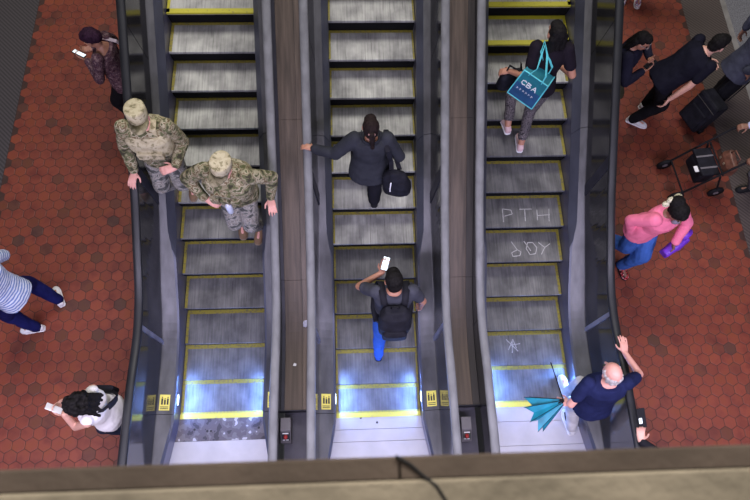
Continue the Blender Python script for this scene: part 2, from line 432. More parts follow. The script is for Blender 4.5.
        for r_ in range(2): quad(mb, .534, .61, yb+.014+r_*.018, yb+.022+r_*.018, .005, 0)
        mb.build('pictograms', M['ink'], st)
    return E
def thing_part(name, parent):
    o = bpy.data.objects.new(name, None); COL.objects.link(o); o.parent = parent; o.empty_display_size = .05
    WORLD[o.name] = WORLD[parent.name]
    return o

# ------------------------------------------------------------------ people
def ik(a, b, l1, l2, pole):
    """middle joint and the reachable end of a two bone chain from a towards b"""
    d = b-a; L = d.length
    if L > (l1+l2)*.995: b = a+d*((l1+l2)*.995/L); d = b-a; L = d.length
    u = d.normalized(); x = (l1*l1-l2*l2+L*L)/(2*L); h = math.sqrt(max(0, l1*l1-x*x))
    pp = pole-u*pole.dot(u)
    if pp.length < 1e-4: pp = u.orthogonal()
    return a+u*x+pp.normalized()*h, b
def person(label, root, face, H=1.72, female=False, lean=.05, side=0, bend=.02, twist=0, head=(0, 0, 0), hands=None, feet=None,
           toes=None, skin='tan', top=None, sleeve='long', pants=None, pant_len=1., shoes=None, soles=None, hair=None, hstyle='short',
           build_=1., curl=(.5, .5), elbows=(None, None), handdir=(None, None), group=None, top_len=.10, extra=None, knees=(None, None), hips=None, loose=0., neckline=0):
    """root: ground point under the pelvis. face: heading in degrees, 0 = +Y, anticlockwise. feet: heel-joint offsets (right, fwd, up) from root
       hands: world points of the wrists (left, right)"""
    O = V(root); a = math.radians(face); f = V((-math.sin(a), math.cos(a), 0)); r = V((f.y, -f.x, 0)); up = V((0, 0, 1))
    g = thing('person', label, 'person', O, group)
    k = H/1.72; bw = build_*k
    u = (up+f*math.tan(lean)+r*math.tan(side)).normalized()
    fw = (f-u*f.dot(u)).normalized(); rt = fw.cross(u)
    pel = O+up*(.525*H-bend) + (V(hips) if hips else V((0, 0, 0)))
    tl = .30*H
    neck = pel+u*tl
    ct, s_ = math.cos(twist), math.sin(twist)
    srt = rt*ct+fw*s_; sfw = fw*ct-rt*s_
    shw = (.175 if not female else .152)*bw
    sh = [pel+u*(tl*.93)-srt*shw, pel+u*(tl*.93)+srt*shw]
    # legs
    hw = .088*k
    hip = [pel-rt*hw-u*.03, pel+rt*hw-u*.03]
    feet = feet or [(-.11, 0, 0), (.11, 0, 0)]
    toes = toes or (face, face)
    ank = []; kn = []; tdir = []
    for i in range(2):
        q = O+r*feet[i][0]+f*feet[i][1]+up*(feet[i][2]+.085*k)
        ta = math.radians(toes[i]); td = V((-math.sin(ta), math.cos(ta), 0)); tdir.append(td)
        kj, q = ik(hip[i], q, .245*H, .245*H, V(knees[i]) if knees[i] else (td*.7+f*.5))
        kn.append(kj); ank.append(q)
    # arms
    el = []; wr = []
    for i in range(2):
        sg = -1 if i == 0 else 1
        if hands and hands[i] is not None: t = V(hands[i])
        else: t = sh[i]+srt*(.06*sg)-up*(.31*H)+f*.05
        pole = V(elbows[i]) if elbows[i] else (-f*.6+srt*(sg*.5)-up*.6)
        e, t = ik(sh[i], t, .172*H, .150*H, pole); el.append(e); wr.append(t)
    # head frame: yaw (left +), pitch down +, roll
    hy, hp, hr = head
    Rh = Matrix((r, f, up)).transposed() @ Matrix.Rotation(hy, 3, 'Z') @ Matrix.Rotation(-hp, 3, 'X') @ Matrix.Rotation(hr, 3, 'Y')
    hu = Rh @ V((0, 0, 1))
    hc = neck+(u*.5+hu*.5)*(.118*k)+(Rh @ V((0, .028*k, .0)))
    hs = k*(.97 if female else 1.0)
    def hp_(x, y, z): return hc+Rh @ V((x*hs, y*hs, z*hs))
    # --- body: one skin volume, fused
    b = MB()
    def trunk(mb, secs, grow=0):
        mb.loft([(pel+u*(t*tl)+fw*off, (rt if t < .4 else srt), (fw if t < .4 else sfw), (w_+grow)*bw, (d_+grow)*bw) for t, w_, d_, off in secs], 22, power=2.3)
    if female: TS = [(-.17, .07, .07, -.01), (-.10, .150, .105, -.015), (.02, .168, .112, -.015), (.2, .145, .098, 0), (.40, .122, .088, .005), (.60, .138, .105, .012), (.78, .148, .105, .008), (.90, .128, .08, -.005), (.98, .07, .06, -.01), (1.02, .05, .05, -.01)]
    else: TS = [(-.17, .07, .07, -.01), (-.10, .150, .105, -.01), (.02, .162, .112, -.01), (.2, .152, .105, 0), (.40, .148, .102, .008), (.60, .163, .115, .01), (.78, .174, .118, .005), (.90, .15, .09, -.005), (.98, .08, .068, -.01), (1.02, .06, .06, -.01)]
    trunk(b, TS, -.008)
    b.cone(neck-u*.03, hp_(0, -.02, -.05), .056*k*(.88 if female else 1), .052*k*(.88 if female else 1))
    b.ell(hp_(0, -.008, .030), (.076*hs, .096*hs, .092*hs), Rh); b.ell(hp_(0, .022, -.045), (.056*hs, .066*hs, .070*hs), Rh); b.ell(hp_(0, .052, -.088), (.028*hs, .028*hs, .022*hs), Rh)
    b.cone(hp_(0, .088, .015), hp_(0, .110, -.022), .009*hs, .014*hs, 8)
    for sx in (-1, 1): b.ell(hp_(.079*sx, -.004, -.008), (.010*hs, .020*hs, .032*hs), Rh, 8, 6)
    b.ell(hp_(0, .082, -.052), (.022*hs, .012*hs, .010*hs), Rh, 8, 6)
    for i in range(2):
        b.ell(sh[i], .048*bw); b.cone(sh[i], el[i], .044*bw, .038*bw); b.cone(el[i], wr[i], .039*bw, .027*bw)
        b.cone(hip[i], kn[i], .082*bw, .056*bw); b.cone(kn[i], ank[i], .054*bw, .037*bw)
        b.cone(ank[i]-up*.03, ank[i]-up*.045*k+tdir[i]*.13*k, .036*k, .026*k)
    # hands: palm, four curled fingers and a thumb
    hk = k*(.92 if female else 1.0)
    hands_out = []
    for i in range(2):
        sg = -1 if i == 0 else 1
        fd = (wr[i]-el[i]).normalized() if handdir[i] is None else V(handdir[i][0]).normalized()
        pn = (V(handdir[i][1]) if handdir[i] is not None else -srt*sg)      # palm normal
        pn = (pn-fd*pn.dot(fd)).normalized(); ac = fd.cross(pn)*(-1 if i == 0 else 1)  # towards the thumb side
        w0 = wr[i]; kn_ = w0+fd*.085*hk
        b.loft([(w0-fd*.012, ac, pn, .026*hk, .019*hk), (w0+fd*.03*hk, ac, pn, .036*hk, .017*hk), (w0+fd*.07*hk, ac, pn, .041*hk, .016*hk), (w0+fd*.092*hk, ac, pn, .038*hk, .011*hk)], 14, power=2.6)
        c = curl[i]
        for j, (ln, of) in enumerate(((.066, .031), (.076, .0105), (.070, -.0105), (.054, -.031))):
            p0 = kn_+ac*of*hk; sp = of*.9
            d1 = (fd*math.cos(c*.8)+pn*math.sin(c*.8)+ac*sp*5*(1-c*.6)).normalized(); d2 = (fd*math.cos(c*1.9)+pn*math.sin(c*1.9)+ac*sp*3*(1-c*.7)).normalized(); d3 = (fd*math.cos(c*2.6)+pn*math.sin(c*2.6)).normalized()
            p1 = p0+d1*ln*.55*hk; p2 = p1+d2*ln*.38*hk; p3 = p2+d3*ln*.30*hk
            b.cone(p0-d1*.015, p1, .0092*hk, .0085*hk, 8); b.cone(p1, p2, .0085*hk, .008*hk, 8); b.cone(p2, p3, .008*hk, .0068*hk, 8)
        t0 = w0+fd*.025*hk+ac*.028*hk+pn*.006; d1 = (fd*.62+ac*.75+pn*(.15+.5*c)).normalized(); d2 = (fd*.9+ac*.25+pn*(.2+.7*c)).normalized()
        b.cone(t0, t0+d1*.042*hk, .0125*hk, .0105*hk, 8); b.cone(t0+d1*.042*hk, t0+d1*.042*hk+d2*.036*hk, .0105*hk, .008*hk, 8)
        hands_out.append((w0, fd, pn, ac))
    b.build('body', SK[skin], g, True, .0068, 2)
    body = None
    # eyes, mouth
    for sx in (-1, 1):
        e = MB(); e.ell(hp_(.031*sx, .079, .012), (.011*hs, .008*hs, .007*hs), Rh, 10, 7); e.build('eye', M['eye'], g, True)
    e = MB(); e.ell(hp_(0, .090, -.053), (.021*hs, .006*hs, .006*hs), Rh, 10, 6); e.build('mouth', M['lip'], g, True)
    # hair
    if hair:
        h = MB(); c = HAIR[hair] if isinstance(hair, str) else hair
        if hstyle == 'bald':
            for sx in (-1, 1):
                for q in ((.066, -.01, .012), (.062, -.045, .018), (.046, -.075, .025), (.02, -.088, .03), (.058, -.05, -.02), (.03, -.08, -.03), (.0, -.088, -.02), (.066, .018, .03)): h.ell(hp_(q[0]*sx, q[1], q[2]), (.022*hs, .022*hs, .034*hs), Rh, 8, 6)
            h.build('hair', c, g, True, .006, 2)
        else:
            h.ell(hp_(0, -.026, .036), (.085*hs, .094*hs, .094*hs), Rh)
            h.ell(hp_(0, .02, .075), (.066*hs, .07*hs, .052*hs), Rh)
            h.ell(hp_(0, -.058, -.02), (.072*hs, .055*hs, .07*hs), Rh)
            if hstyle == 'tail':
                h.ell(hp_(0, -.125, .02), (.035*hs, .04*hs, .04*hs), Rh); h.cone(hp_(0, -.13, .01), hp_(.01, -.14, -.16), .035*hs, .018*hs)
            if hstyle == 'long':
                for sx in (-1, 0, 1): h.cone(hp_(.05*sx, -.06, .0), hp_(.06*sx, -.085, -.17), .05*hs, .035*hs)
            if hstyle == 'bun':
                h.ell(hp_(.0, -.10, .085), (.06*hs, .055*hs, .055*hs), Rh)
            if hstyle == 'puff':
                h.ell(hp_(0, -.03, .05), (.10*hs, .11*hs, .105*hs), Rh); h.ell(hp_(0, -.12, .06), (.085*hs, .075*hs, .085*hs), Rh)
            if hstyle == 'curly':
                rr = random.Random(3)
                for q in range(70):
                    t = rr.uniform(0, 2*PI); ph = rr.uniform(0, 1.9); x, y_, z = math.sin(ph)*math.cos(t), math.sin(ph)*math.sin(t), math.cos(ph)
                    if y_ > .5 and z < .5: continue
                    h.ell(hp_(x*.10, y_*.115-.025, z*.105+.03), rr.uniform(.018, .034)*hs, None, 8, 6)
                for q in range(12):
                    x = rr.uniform(-.08, .08); h.cone(hp_(x, -.09, -.02), hp_(x*1.4, -.11, -.12-rr.random()*.05), .03*hs, .014*hs)
            h.build('hair', c, g, True, .0075 if hstyle == 'curly' else .006, 1 if hstyle == 'curly' else 3, wrinkle=.012, wscale=.03)
    # trousers
    if pants:
        p = MB()
        trunk(p, [(t, w_, d_, o) for t, w_, d_, o in TS if t <= .2], .010)
        for i in range(2):
            p.ell(hip[i]-u*.02, (.094*bw+loose*.3))
            p.cone(hip[i], kn[i], .097*bw+loose*.3, .068*bw+loose)
            e_ = kn[i]+(ank[i]-kn[i])*min(pant_len, 1.06)
            p.cone(kn[i], e_, .066*bw+loose, (.046 if pant_len > .8 else .056)*bw+loose*.8)
        p.build('trousers', pants, g, True, .009, 3, wrinkle=.022)
    # top
    if top:
        t_ = MB()
        secs = [(t, w_, d_, o) for t, w_, d_, o in TS if -.12 <= t <= .985-neckline]
        if top_len > .1: secs = [(-top_len, .158+loose*.5, .112+loose*.5, -.012)]+[s for s in secs if s[0] > 0]
        else: secs = [(-top_len, .160, .112, -.012)]+[s for s in secs if s[0] > 0]
        trunk(t_, secs, .019+loose*.5)
        for i in range(2):
            if sleeve == 'none': t_.ell(sh[i]-srt*(.02*(-1 if i == 0 else 1))+u*.01, .058*bw); continue
            t_.ell(sh[i], .067*bw)
            if sleeve == 'short':
                t_.cone(sh[i], sh[i].lerp(el[i], .62), .064*bw, .062*bw)
            else:
                t_.cone(sh[i], el[i], .064*bw+loose*.3, .055*bw+loose*.3); t_.cone(el[i], el[i].lerp(wr[i], .90), .054*bw+loose*.3, .040*bw+loose*.3)
        t_.build('shirt' if sleeve != 'long' else 'jacket', top, g, True, .009, 3, wrinkle=.020)
    # shoes
    for i in range(2):
        if not shoes: break
        td = tdir[i]; sd = V((td.y, -td.x, 0)); z0 = ank[i]-up*.085*k; fl = .265*k*(.92 if female else 1)
        def sec(t, w_, h0, h1): return (z0-td*.065*k+td*(fl*t)+up*((h0+h1)/2*k), sd, up, w_*k, (h1-h0)/2*k)
        s1 = MB(); s1.loft([sec(-.01, .02, .012, .06), sec(.03, .034, .012, .095), sec(.2, .038, .012, .105), sec(.38, .038, .012, .098), sec(.55, .043, .012, .075), sec(.75, .047, .012, .06), sec(.92, .037, .012, .048), sec(1.0, .018, .014, .035)], 14, power=2.5)
        so = s1.build('shoe' if shoes != 'boot' else 'boot', M_BOOT if shoes == 'boot' else shoes, g, True)
        if shoes == 'boot':
            s1 = MB(); s1.cone(ank[i]-up*.01, ank[i]+(kn[i]-ank[i]).normalized()*.13, .052*k, .056*k, 14); s1.build('boot_shaft', M_BOOT, so, True)
        s2 = MB(); s2.loft([sec(-.03, .026, 0, .024), sec(.04, .040, 0, .026), sec(.3, .042, 0, .024), sec(.55, .047, 0, .022), sec(.75, .051, 0, .022), sec(.93, .041, 0, .022), sec(1.02, .022, .004, .022)], 14, power=2.8)
        s2.build('sole', soles or M['black'], so, True)
    return dict(g=g, hp=hp_, Rh=Rh, hs=hs, u=u, fw=sfw, rt=srt, pel=pel, neck=neck, sh=sh, el=el, wr=wr, hip=hip, kn=kn, ank=ank, hand=hands_out, tl=tl, bw=bw, k=k, up=up, f=f, r=r)
M_BOOT = mat('tan_boot', (.16, .095, .05), .8, 0, .2)
def torso_pt(p, t, x, y): return p['pel']+p['u']*(t*p['tl'])+p['rt']*x+p['fw']*y
def phone(p, i, label, screen=True, colour='black', off=.055):
    """a phone lying in hand i"""
    w0, fd, pn, ac = p['hand'][i]
    c = w0+fd*.10+pn*off
    z = (pn*-1).normalized(); z = pn.normalized(); y = fd; x = y.cross(z)
    T = Matrix.Translation(c) @ Matrix((x, y, z)).transposed().to_4x4()
    mb = MB(); mb.box((-.036, -.072, -.005), (.036, .072, .005), T=T)
    ph = mb.build('phone', M[colour], None, origin=c, bevel=.003); tag(ph, label, 'phone')
    if screen:
        mb = MB(); mb.box((-.033, -.066, .005), (.033, .066, .0062), T=T); mb.build('screen', M['bluescreen'], ph)
    return ph
CAMO_D = patterned('camouflage_brim', [(0, (.14, .125, .07)), (.42, (.24, .21, .13)), (.55, (.30, .27, .17))], 24, .9)
def camo_kit(p, cap=True):
    g = p['g']; hp = p['hp']; Rh = p['Rh']; hs = p['hs']
    ax, ay, az = Rh @ V((1,0,0)), Rh @ V((0,1,0)), Rh @ V((0,0,1))
    mb = MB(); mb.loft([(hp(0,-.006,.028), ax, ay, .088*hs, .105*hs), (hp(0,-.006,.07), ax, ay, .090*hs, .107*hs), (hp(0,-.008,.128), ax, ay, .090*hs, .106*hs), (hp(0,-.008,.140), ax, ay, .086*hs, .102*hs), (hp(0,-.008,.143), ax, ay, .074*hs, .09*hs), (hp(0,-.008,.142), ax, ay, .03*hs, .04*hs)], 24)
    c = mb.build('patrol_cap', CAMO_L, g, True)
    mb = MB(); vs = []; n = 13
    for t in range(n):
        an = -1.25+2.5*t/(n-1); x0, y0 = .088*math.sin(an), .104*math.cos(an)-.006; x1, y1 = .088*math.sin(an), .104*math.cos(an)+.082*math.cos(an*1.1)
        d = -.018*(abs(math.sin(an)))
        vs += [hp(x0, y0, .035), hp(x1, y1, .018+d), hp(x1, y1, .013+d), hp(x0, y0, .029)]
    mb.rings([vs[i*4:i*4+4] for i in range(n)]); mb.build('cap_brim', CAMO_D, c, True)
def vest(p, mat_, pouches, grow=.034):
    g = p['g']; b = MB(); bw = p['bw']
    for (t, w_, d_) in [(0, 0, 0)]:
        secs = []
        for t, w_, d_, o in [(.30, .15, .105, .004), (.40, .155, .112, .008), (.60, .168, .122, .01), (.78, .165, .122, .005), (.90, .12, .095, -.005)]:
            secs.append((p['pel']+p['u']*(t*p['tl'])+p['fw']*o, p['rt'], p['fw'], (w_+grow)*bw, (d_+grow)*bw))
        b.loft(secs, 22, power=3)
    v = b.build('plate_carrier', mat_, g, True, .009, 2, wrinkle=.012)
    for (x, t, w_, h_, d_) in pouches:
        c = torso_pt(p, t, x, (.118+grow)*bw+.012); T = Matrix.Translation(c) @ Matrix((p['rt'], p['fw'], p['u'])).transposed().to_4x4()
        m2 = MB(); m2.box((-w_/2, -.02, -h_/2), (w_/2, d_, h_/2), T=T); m2.build('pouch', mat_, v, bevel=.008)
    for sx in (-1, 1):
        m2 = MB(); m2.strap([torso_pt(p, .86, sx*.085, .10*bw), torso_pt(p, .99, sx*.085, .05*bw), torso_pt(p, 1.0, sx*.085, -.03*bw), torso_pt(p, .88, sx*.085, -.115*bw)], p['rt'], .055, .016); m2.build('shoulder_strap', mat_, v)
    return v

# ------------------------------------------------------------------ floor
def hexfloor():
    h = .1383; g = .006; R_ = (h-g)/math.sqrt(3); rr = random.Random(5)
    vs = []; fs = []; tint = []; mi = []
    def reg(x, y): return (-4.66 <= x <= -2.42 or 2.42 <= x <= 4.74) or (abs(x) < 2.5 and y < -1.28)
    for (x0, x1, y0, y1) in ((-4.66, -2.44, -2.6, 8.2), (2.44, 4.74, -2.6, 8.2), (-2.44, 2.44, -2.6, -1.2)):
        k = len(vs); vs += [(x0, y0, -.003), (x1, y0, -.003), (x1, y1, -.003), (x0, y1, -.003)]; fs.append((k, k+1, k+2, k+3)); tint.append(0); mi.append(1)
    row = 0; y = -2.5
    dark = 0
    while y < 8.1:
        x = -4.66+(h/2 if row % 2 else 0)
        while x < 4.75:
            if reg(x-.05, y) and reg(x+.05, y):
                k = len(vs); c = []
                for i in range(6):
                    t = PI/6+PI/3*i; c.append((x+R_*math.cos(t), y+R_*math.sin(t), -.0015))
                for i in range(6):
                    t = PI/6+PI/3*i; c.append((x+(R_-.005)*math.cos(t), y+(R_-.005)*math.sin(t), 0))
                vs += c; q = rr.random()
                v = rr.uniform(.0, .16) if q < .03 else (rr.uniform(.16, .3) if q < .15 else min(1, max(.3, rr.gauss(.52, .12))))
                fs.append(tuple(k+6+i for i in range(6))); tint.append(v); mi.append(0)
                for i in range(6): fs.append((k+i, k+(i+1) % 6, k+6+(i+1) % 6, k+6+i)); tint.append(v*.8); mi.append(0)
            x += h
        y += h*.8660; row += 1
    me = bpy.data.meshes.new('floor'); me.from_pydata(vs, [], fs); me.update()
    a = me.attributes.new('tint', 'FLOAT', 'FACE'); a.data.foreach_set('value', tint)
    me.materials.append(M['tile']); me.materials.append(M['grout'])
    me.polygons.foreach_set('material_index', mi)
    o = bpy.data.objects.new('floor', me); COL.objects.link(o); o['kind'] = 'structure'; return o
hexfloor()
mb = MB(); mb.box((-7.2, -2.6, -.03), (-4.66, 8.2, .002)); mb.build('floor_ribbed_strip_left', M['ribmat'], kind='structure')
mb = MB(); mb.box((4.74, -2.6, -.03), (5.34, 8.2, .002)); mb.build('floor_ribbed_strip_right', M['ribmat_r'], kind='structure')
mb = MB(); mb.box((5.34, -2.6, -.03), (5.42, 8.2, .004)); mb.build('floor_edge_right', M['granite_edge'], kind='structure')
mb = MB(); mb.box((5.42, -2.6, -.03), (7.6, 8.2, .002)); mb.build('floor_granite_right', M['granite'], kind='structure')

# ------------------------------------------------------------------ the three escalators
XL, XM, XR = -1.7248, 0, 1.7299
YL, YM, YR = .0416, 0, .0618
escalator('escalator', 'left escalator coming down, two soldiers in camouflage riding it', XL, YL, .3828,
          dict(side='L', dull=4, new=(10,), nose=(), plates=((.24, 'rust'), (.30, 'plate'), (.6, 'plate')), bolts={0: ((-.30, -.12), (-.16, -.14), (-.12, -.14), (.40, -.12))}))
escalator('escalator', 'middle escalator with a rider wearing a black backpack near its foot', XM, YM, .3243,
          dict(side='M', dull=3, new=(), nose=(), plates=((.13, 'plate'), (.13, 'plate'), (.24, 'plate'), (.6, 'plate')), bolts={0: ((-.02, -.105),), 1: ((-.2, -.05),)}))
def letters(o, sx, sy, segs): return [(o[0]+a*sx, o[1]+b*sy, o[0]+c*sx, o[1]+d*sy) for a, b, c, d in segs]
PTH = [(0, 0, .02, 1), (0, 1, .5, .9), (.5, .9, .55, .6), (.55, .6, .1, .45), (1.0, .95, 1.7, .95), (1.3, .95, 1.25, .05), (2.0, .9, 1.95, .1), (1.95, .45, 2.7, .5), (2.7, .95, 2.6, 0)]
ROY = [(.1, 1, .45, .45), (.45, .45, .7, .3), (.1, 0, .05, .25), (.05, .25, .5, .45), (.1, 0, .6, .05), (.6, .05, .7, .3), (1.1, .5, 1.3, .1), (1.3, .1, 1.7, .15), (1.7, .15, 1.85, .55), (1.85, .55, 1.6, .9), (1.6, .9, 1.25, .9), (1.25, .9, 1.1, .5), (1.0, 1, 1.4, .35), (2.0, .9, 2.4, .55), (2.8, .8, 2.4, .55), (2.4, .55, 2.1, .1)]
SCR = [(0, .9, .8, .1), (.1, .2, .5, .9), (.5, .9, .7, .3), (.3, .5, 1, .6), (.35, .0, .45, .8)]
escalator('escalator', 'right escalator with letters scratched into its steps', XR, YR, .4271,
          dict(side='R', dull=7, new=(9, 10), nose=(), plates=((.16, 'plate'), (.26, 'plate'), (.7, 'plate')),
               scratch=((4, letters((1.50, YR+1.97, 0), .205, .17, PTH)), (3, letters((1.60, YR+1.62, 0), .17, .19, ROY)), (0, letters((1.53, YR+.57, 0), .16, .18, SCR)))))

# deck covers that close the gaps between two escalators
def gap_deck(name, label, x0, x1, rows, boxx, boxy, red):
    E = thing('gap_deck', label, 'escalator deck', ((x0+x1)/2, 0, 0), 'decks between the escalators')
    def swp(a, b, h, y0, y1, m, n):
        mb = MB(); rs = []
        for yy in ysamples(y0, y1, .1): z = zpath(yy-.03)+h; rs.append([(a, yy, z-.02), (b, yy, z-.02), (b, yy, z), (a, yy, z)])
        mb.rings(rs); return mb.build(n, M[m], E)
    for (a, b, h, m) in rows:
        for y0, y1 in ((-.02, 1.3), (1.3, 2.75), (2.75, 4.2), (4.2, YEND)): swp(a+.0015, b-.0015, h, y0+.0015, y1-.0015, m, 'deck_board')
    swp(x0+.03, x1-.03, .46, -.66, -.026, 'newel', 'newel_cover')
    mb = MB(); mb.box((x0, -.024, .44), (x1, -.018, .62)); mb.build('end_plate', M['joint'], E)
    # stop button box
    B = thing('stop_button_box', 'grey stop button box on the deck '+('right' if red else 'left')+' of the middle escalator', 'control box', (boxx, boxy, .464), 'escalator stop boxes')
    mb = MB(); mb.add([(boxx-.052, boxy-.12, .464), (boxx+.052, boxy-.12, .464), (boxx+.052, boxy+.12, .464), (boxx-.052, boxy+.12, .464), (boxx-.052, boxy-.12, .58), (boxx+.052, boxy-.12, .58), (boxx+.052, boxy+.0, .66), (boxx-.052, boxy+.0, .66), (boxx+.052, boxy+.12, .66), (boxx-.052, boxy+.12, .66)],
        [(3,2,1,0), (0,1,5,4), (4,5,6,7), (7,6,8,9), (9,8,2,3), (1,2,8,6,5), (0,4,7,9,3)]); mb.build('housing', M['grey_box'], B, bevel=.006)
    mb = MB(); T = Matrix.Translation((boxx, boxy-.06, .622)) @ Matrix.Rotation(math.atan2(.08, .12), 4, 'X')
    mb.box((-.042, -.045, -.004), (.042, .05, .004), T=T); lp = mb.build('button_plate', M['joint' if not red else 'clad'], B)
    mb = MB(); mb.cone(T @ V((.0, .0, .003)), T @ V((0, 0, .022)), .021, .019, 14); mb.build('stop_button', M['red'], B)
    mb = MB(); mb.box((-.030, .030, .004), (.030, .042, .0062), T=T); mb.box((-.03, -.04, .004), (-.004, -.032, .0062), T=T); mb.box((.004, -.04, .004), (.03, -.032, .0062), T=T); mb.build('label_text', M['white'], B)
    return E
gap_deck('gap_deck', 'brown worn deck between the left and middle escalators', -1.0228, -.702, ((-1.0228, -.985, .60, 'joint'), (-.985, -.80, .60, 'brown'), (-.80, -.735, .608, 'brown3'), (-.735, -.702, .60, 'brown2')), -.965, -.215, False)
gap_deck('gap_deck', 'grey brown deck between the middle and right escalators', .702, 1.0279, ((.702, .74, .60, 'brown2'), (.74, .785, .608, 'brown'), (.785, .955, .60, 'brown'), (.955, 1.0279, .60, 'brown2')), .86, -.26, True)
def pane_label(): pass

# litter
def litter(name, label, c, pts, m):
    mb = MB(); c = V(c)
    mb.rings([[c+V(p) for p in pts], [c+V(p)+V((0, 0, .006)) for p in pts]]); o = mb.build(name, M[m], origin=c); tag(o, label, 'litter')
litter('paper_scrap', 'tiny white paper scrap on the deck left of the middle escalator', (-.885, .45, .6005), ((-.02, -.012, 0), (.012, -.016, 0), (.018, .006, 0), (-.006, .018, 0)), 'litter')
litter('foil_wrapper', 'crumpled shiny wrapper lying on the deck beside the middle handrail', (-.765, .87, zpath(.84)+.609), ((-.03, -.03, 0), (.0, -.04, .004), (.028, -.01, 0), (.02, .035, .006), (-.015, .045, 0), (-.034, .01, .003)), 'litter_b')

# ------------------------------------------------------------------ parapet the photograph is taken over
mb = MB(); zt = 6.2
secs = [(-.768, zt-1.0), (-.768, zt-.012), (-.772, zt-.003), (-.797, zt), (-.797, zt-1.0)]
mb.rings([[(x, y, z) for y, z in secs] for x in (-6, -.232)]); mb.rings([[(x, y, z) for y, z in secs] for x in (-.228, 6)])
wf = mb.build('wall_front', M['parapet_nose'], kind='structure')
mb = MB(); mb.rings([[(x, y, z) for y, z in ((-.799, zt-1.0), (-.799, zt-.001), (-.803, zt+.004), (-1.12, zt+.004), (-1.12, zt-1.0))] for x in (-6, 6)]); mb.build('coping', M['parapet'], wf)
mb = MB(); mb.tube([(-.235, -.768, zt+.0005), (-.215, -.780, zt+.001), (-.196, -.797, zt+.002), (-.182, -.808, zt+.004), (-.163, -.84, zt+.0045), (-.15, -.9, zt+.0045)], .0026, 6); mb.build('crack', M['ink'], wf)
mb = MB(); mb.box((-6, -3.6, 5.0), (6, -.80, 5.18)); mb.build('ceiling', M['parapet_nose'], kind='structure')

# ------------------------------------------------------------------ people
# 1 soldier by the left handrail
gz = path(.3828+5*P)[1]
A = person('soldier in camouflage and cap resting a hand on the far left handrail', (-2.13, 2.38, gz+.002), 180, H=1.78, lean=.06, head=(.15, -.10, 0), skin='pink', top=CAMO, pants=CAMO_G, shoes='boot', soles=M['ink'] and mat('boot_sole', (.22, .16, .10), .8),
    hair='brown', hands=((-1.93, 2.12, gz+1.06), (-2.37, 2.17, gz+.895)), handdir=(((-.9, -.35, .1), (0, .5, -.8)), ((-.25, -.95, -.25), (0, 0, -1))), elbows=((.3, .4, -.8), (-.6, .6, -.3)), curl=(.55, .35), feet=[(-.10, -.10, 0), (.11, -.06, 0)], toes=(183, 178), build_=1.08, loose=.012, group='soldiers on the left escalator', top_len=.16)
camo_kit(A); vest(A, CAMO_L, ((-.0, .50, .24, .10, .03),), .026)
gz4 = path(.3828+4*P)[1]
Bp = person('soldier in camouflage with chest pouches gripping the inner left handrail', (-1.41, 2.03, gz4+.002), 176, H=1.80, lean=.13, twist=-.12, head=(-.30, .05, -.12), skin='pink', top=CAMO, pants=CAMO_G, shoes='boot', soles=bpy.data.materials['boot_sole'],
    hair='brown', hands=((-1.06, 1.93, gz4+.955), (-1.655, 1.86, gz4+1.10)), handdir=(((.15, -.95, -.2), (0, 0, -1)), ((.85, -.4, -.2), (.2, .5, -.8))), elbows=((.7, .5, -.3), (-.8, .2, -.6)), curl=(.3, .6), feet=[(-.12, .0, 0), (.10, -.05, 0)], toes=(172, 188), build_=1.1, loose=.012, group='soldiers on the left escalator', top_len=.16)
camo_kit(Bp); vest(Bp, CAMO, ((-.10, .52, .085, .12, .04), (.0, .52, .085, .12, .04), (.10, .52, .085, .12, .04), (.0, .78, .16, .07, .025)), .04)
# his bottle
c = torso_pt(Bp, .34, -.02, .235)
mb = MB(); mb.loft([(c-V((0,0,.09)), V((1,0,0)), V((0,1,0)), .028, .028), (c-V((0,0,.08)), V((1,0,0)), V((0,1,0)), .033, .033), (c+V((0,0,.05)), V((1,0,0)), V((0,1,0)), .033, .033), (c+V((0,0,.08)), V((1,0,0)), V((0,1,0)), .016, .016)], 16)
bt = thing('water_bottle', 'small clear water bottle with a white cap on a soldier\'s chest pouches', 'bottle', c-V((0,0,.09)))
mb.build('bottle_body', mat('clear_plastic', (.55, .6, .72), .15, 0, .05), bt, True)
mb = MB(); mb.cone(c+V((0,0,.08)), c+V((0,0,.105)), .018, .018, 14, ends=False); mb.build('cap', M['white'], bt)

# 2 woman with ponytail on the middle escalator
z5 = path(.3243+5*P)[1]; z6 = path(.3243+6*P)[1]
charcoal = cloth('charcoal', (.030, .032, .040))
Pn = person('ponytailed person in a charcoal jacket riding up with a hand on the rail', (-.07, 2.24, z5+.002), 0, H=1.66, female=True, lean=.06, head=(.05, .12, 0), skin='tan', top=charcoal, pants=cloth('black', (.012, .012, .016)), shoes=M['black'],
    hair='brown', hstyle='tail', hands=((-.625, 2.34, z5+1.035), (.10, 2.44, z5+1.02)), handdir=(((-.9, .35, -.1), (0, 0, -1)), None), elbows=((-.4, -.3, -.9), (.7, -.9, -.4)), curl=(.35, .7), feet=[(-.07, .42, z6-z5), (.07, .0, 0)], build_=1.06, loose=.03, top_len=.22)
mb = MB()
for sx in (-1, 1): mb.strap([torso_pt(Pn, .97, .02*sx, -.085), torso_pt(Pn, .99, .07*sx, -.06), torso_pt(Pn, .98, .095*sx, 0), torso_pt(Pn, .93, .085*sx, .07)], V((0, 0, 1)), .06, .01)
mb.build('collar', charcoal, Pn['g'])
mb = MB(); mb.ell(Pn['hp'](0, -.125, .03), (.035, .022, .022), Pn['Rh'], 10, 7); mb.build('hair_tie', mat('pink_tie', (.6, .35, .33), .7), Pn['g'], True)
bg = thing('shoulder_bag', 'slouchy black shoulder bag hanging at the right hip of the ponytailed rider', 'bag', (.18, 2.04, z5+.62))
mb = MB(); c = V((.19, 2.06, z5+.86)); ax = V((.82, -.2, .1)).normalized()
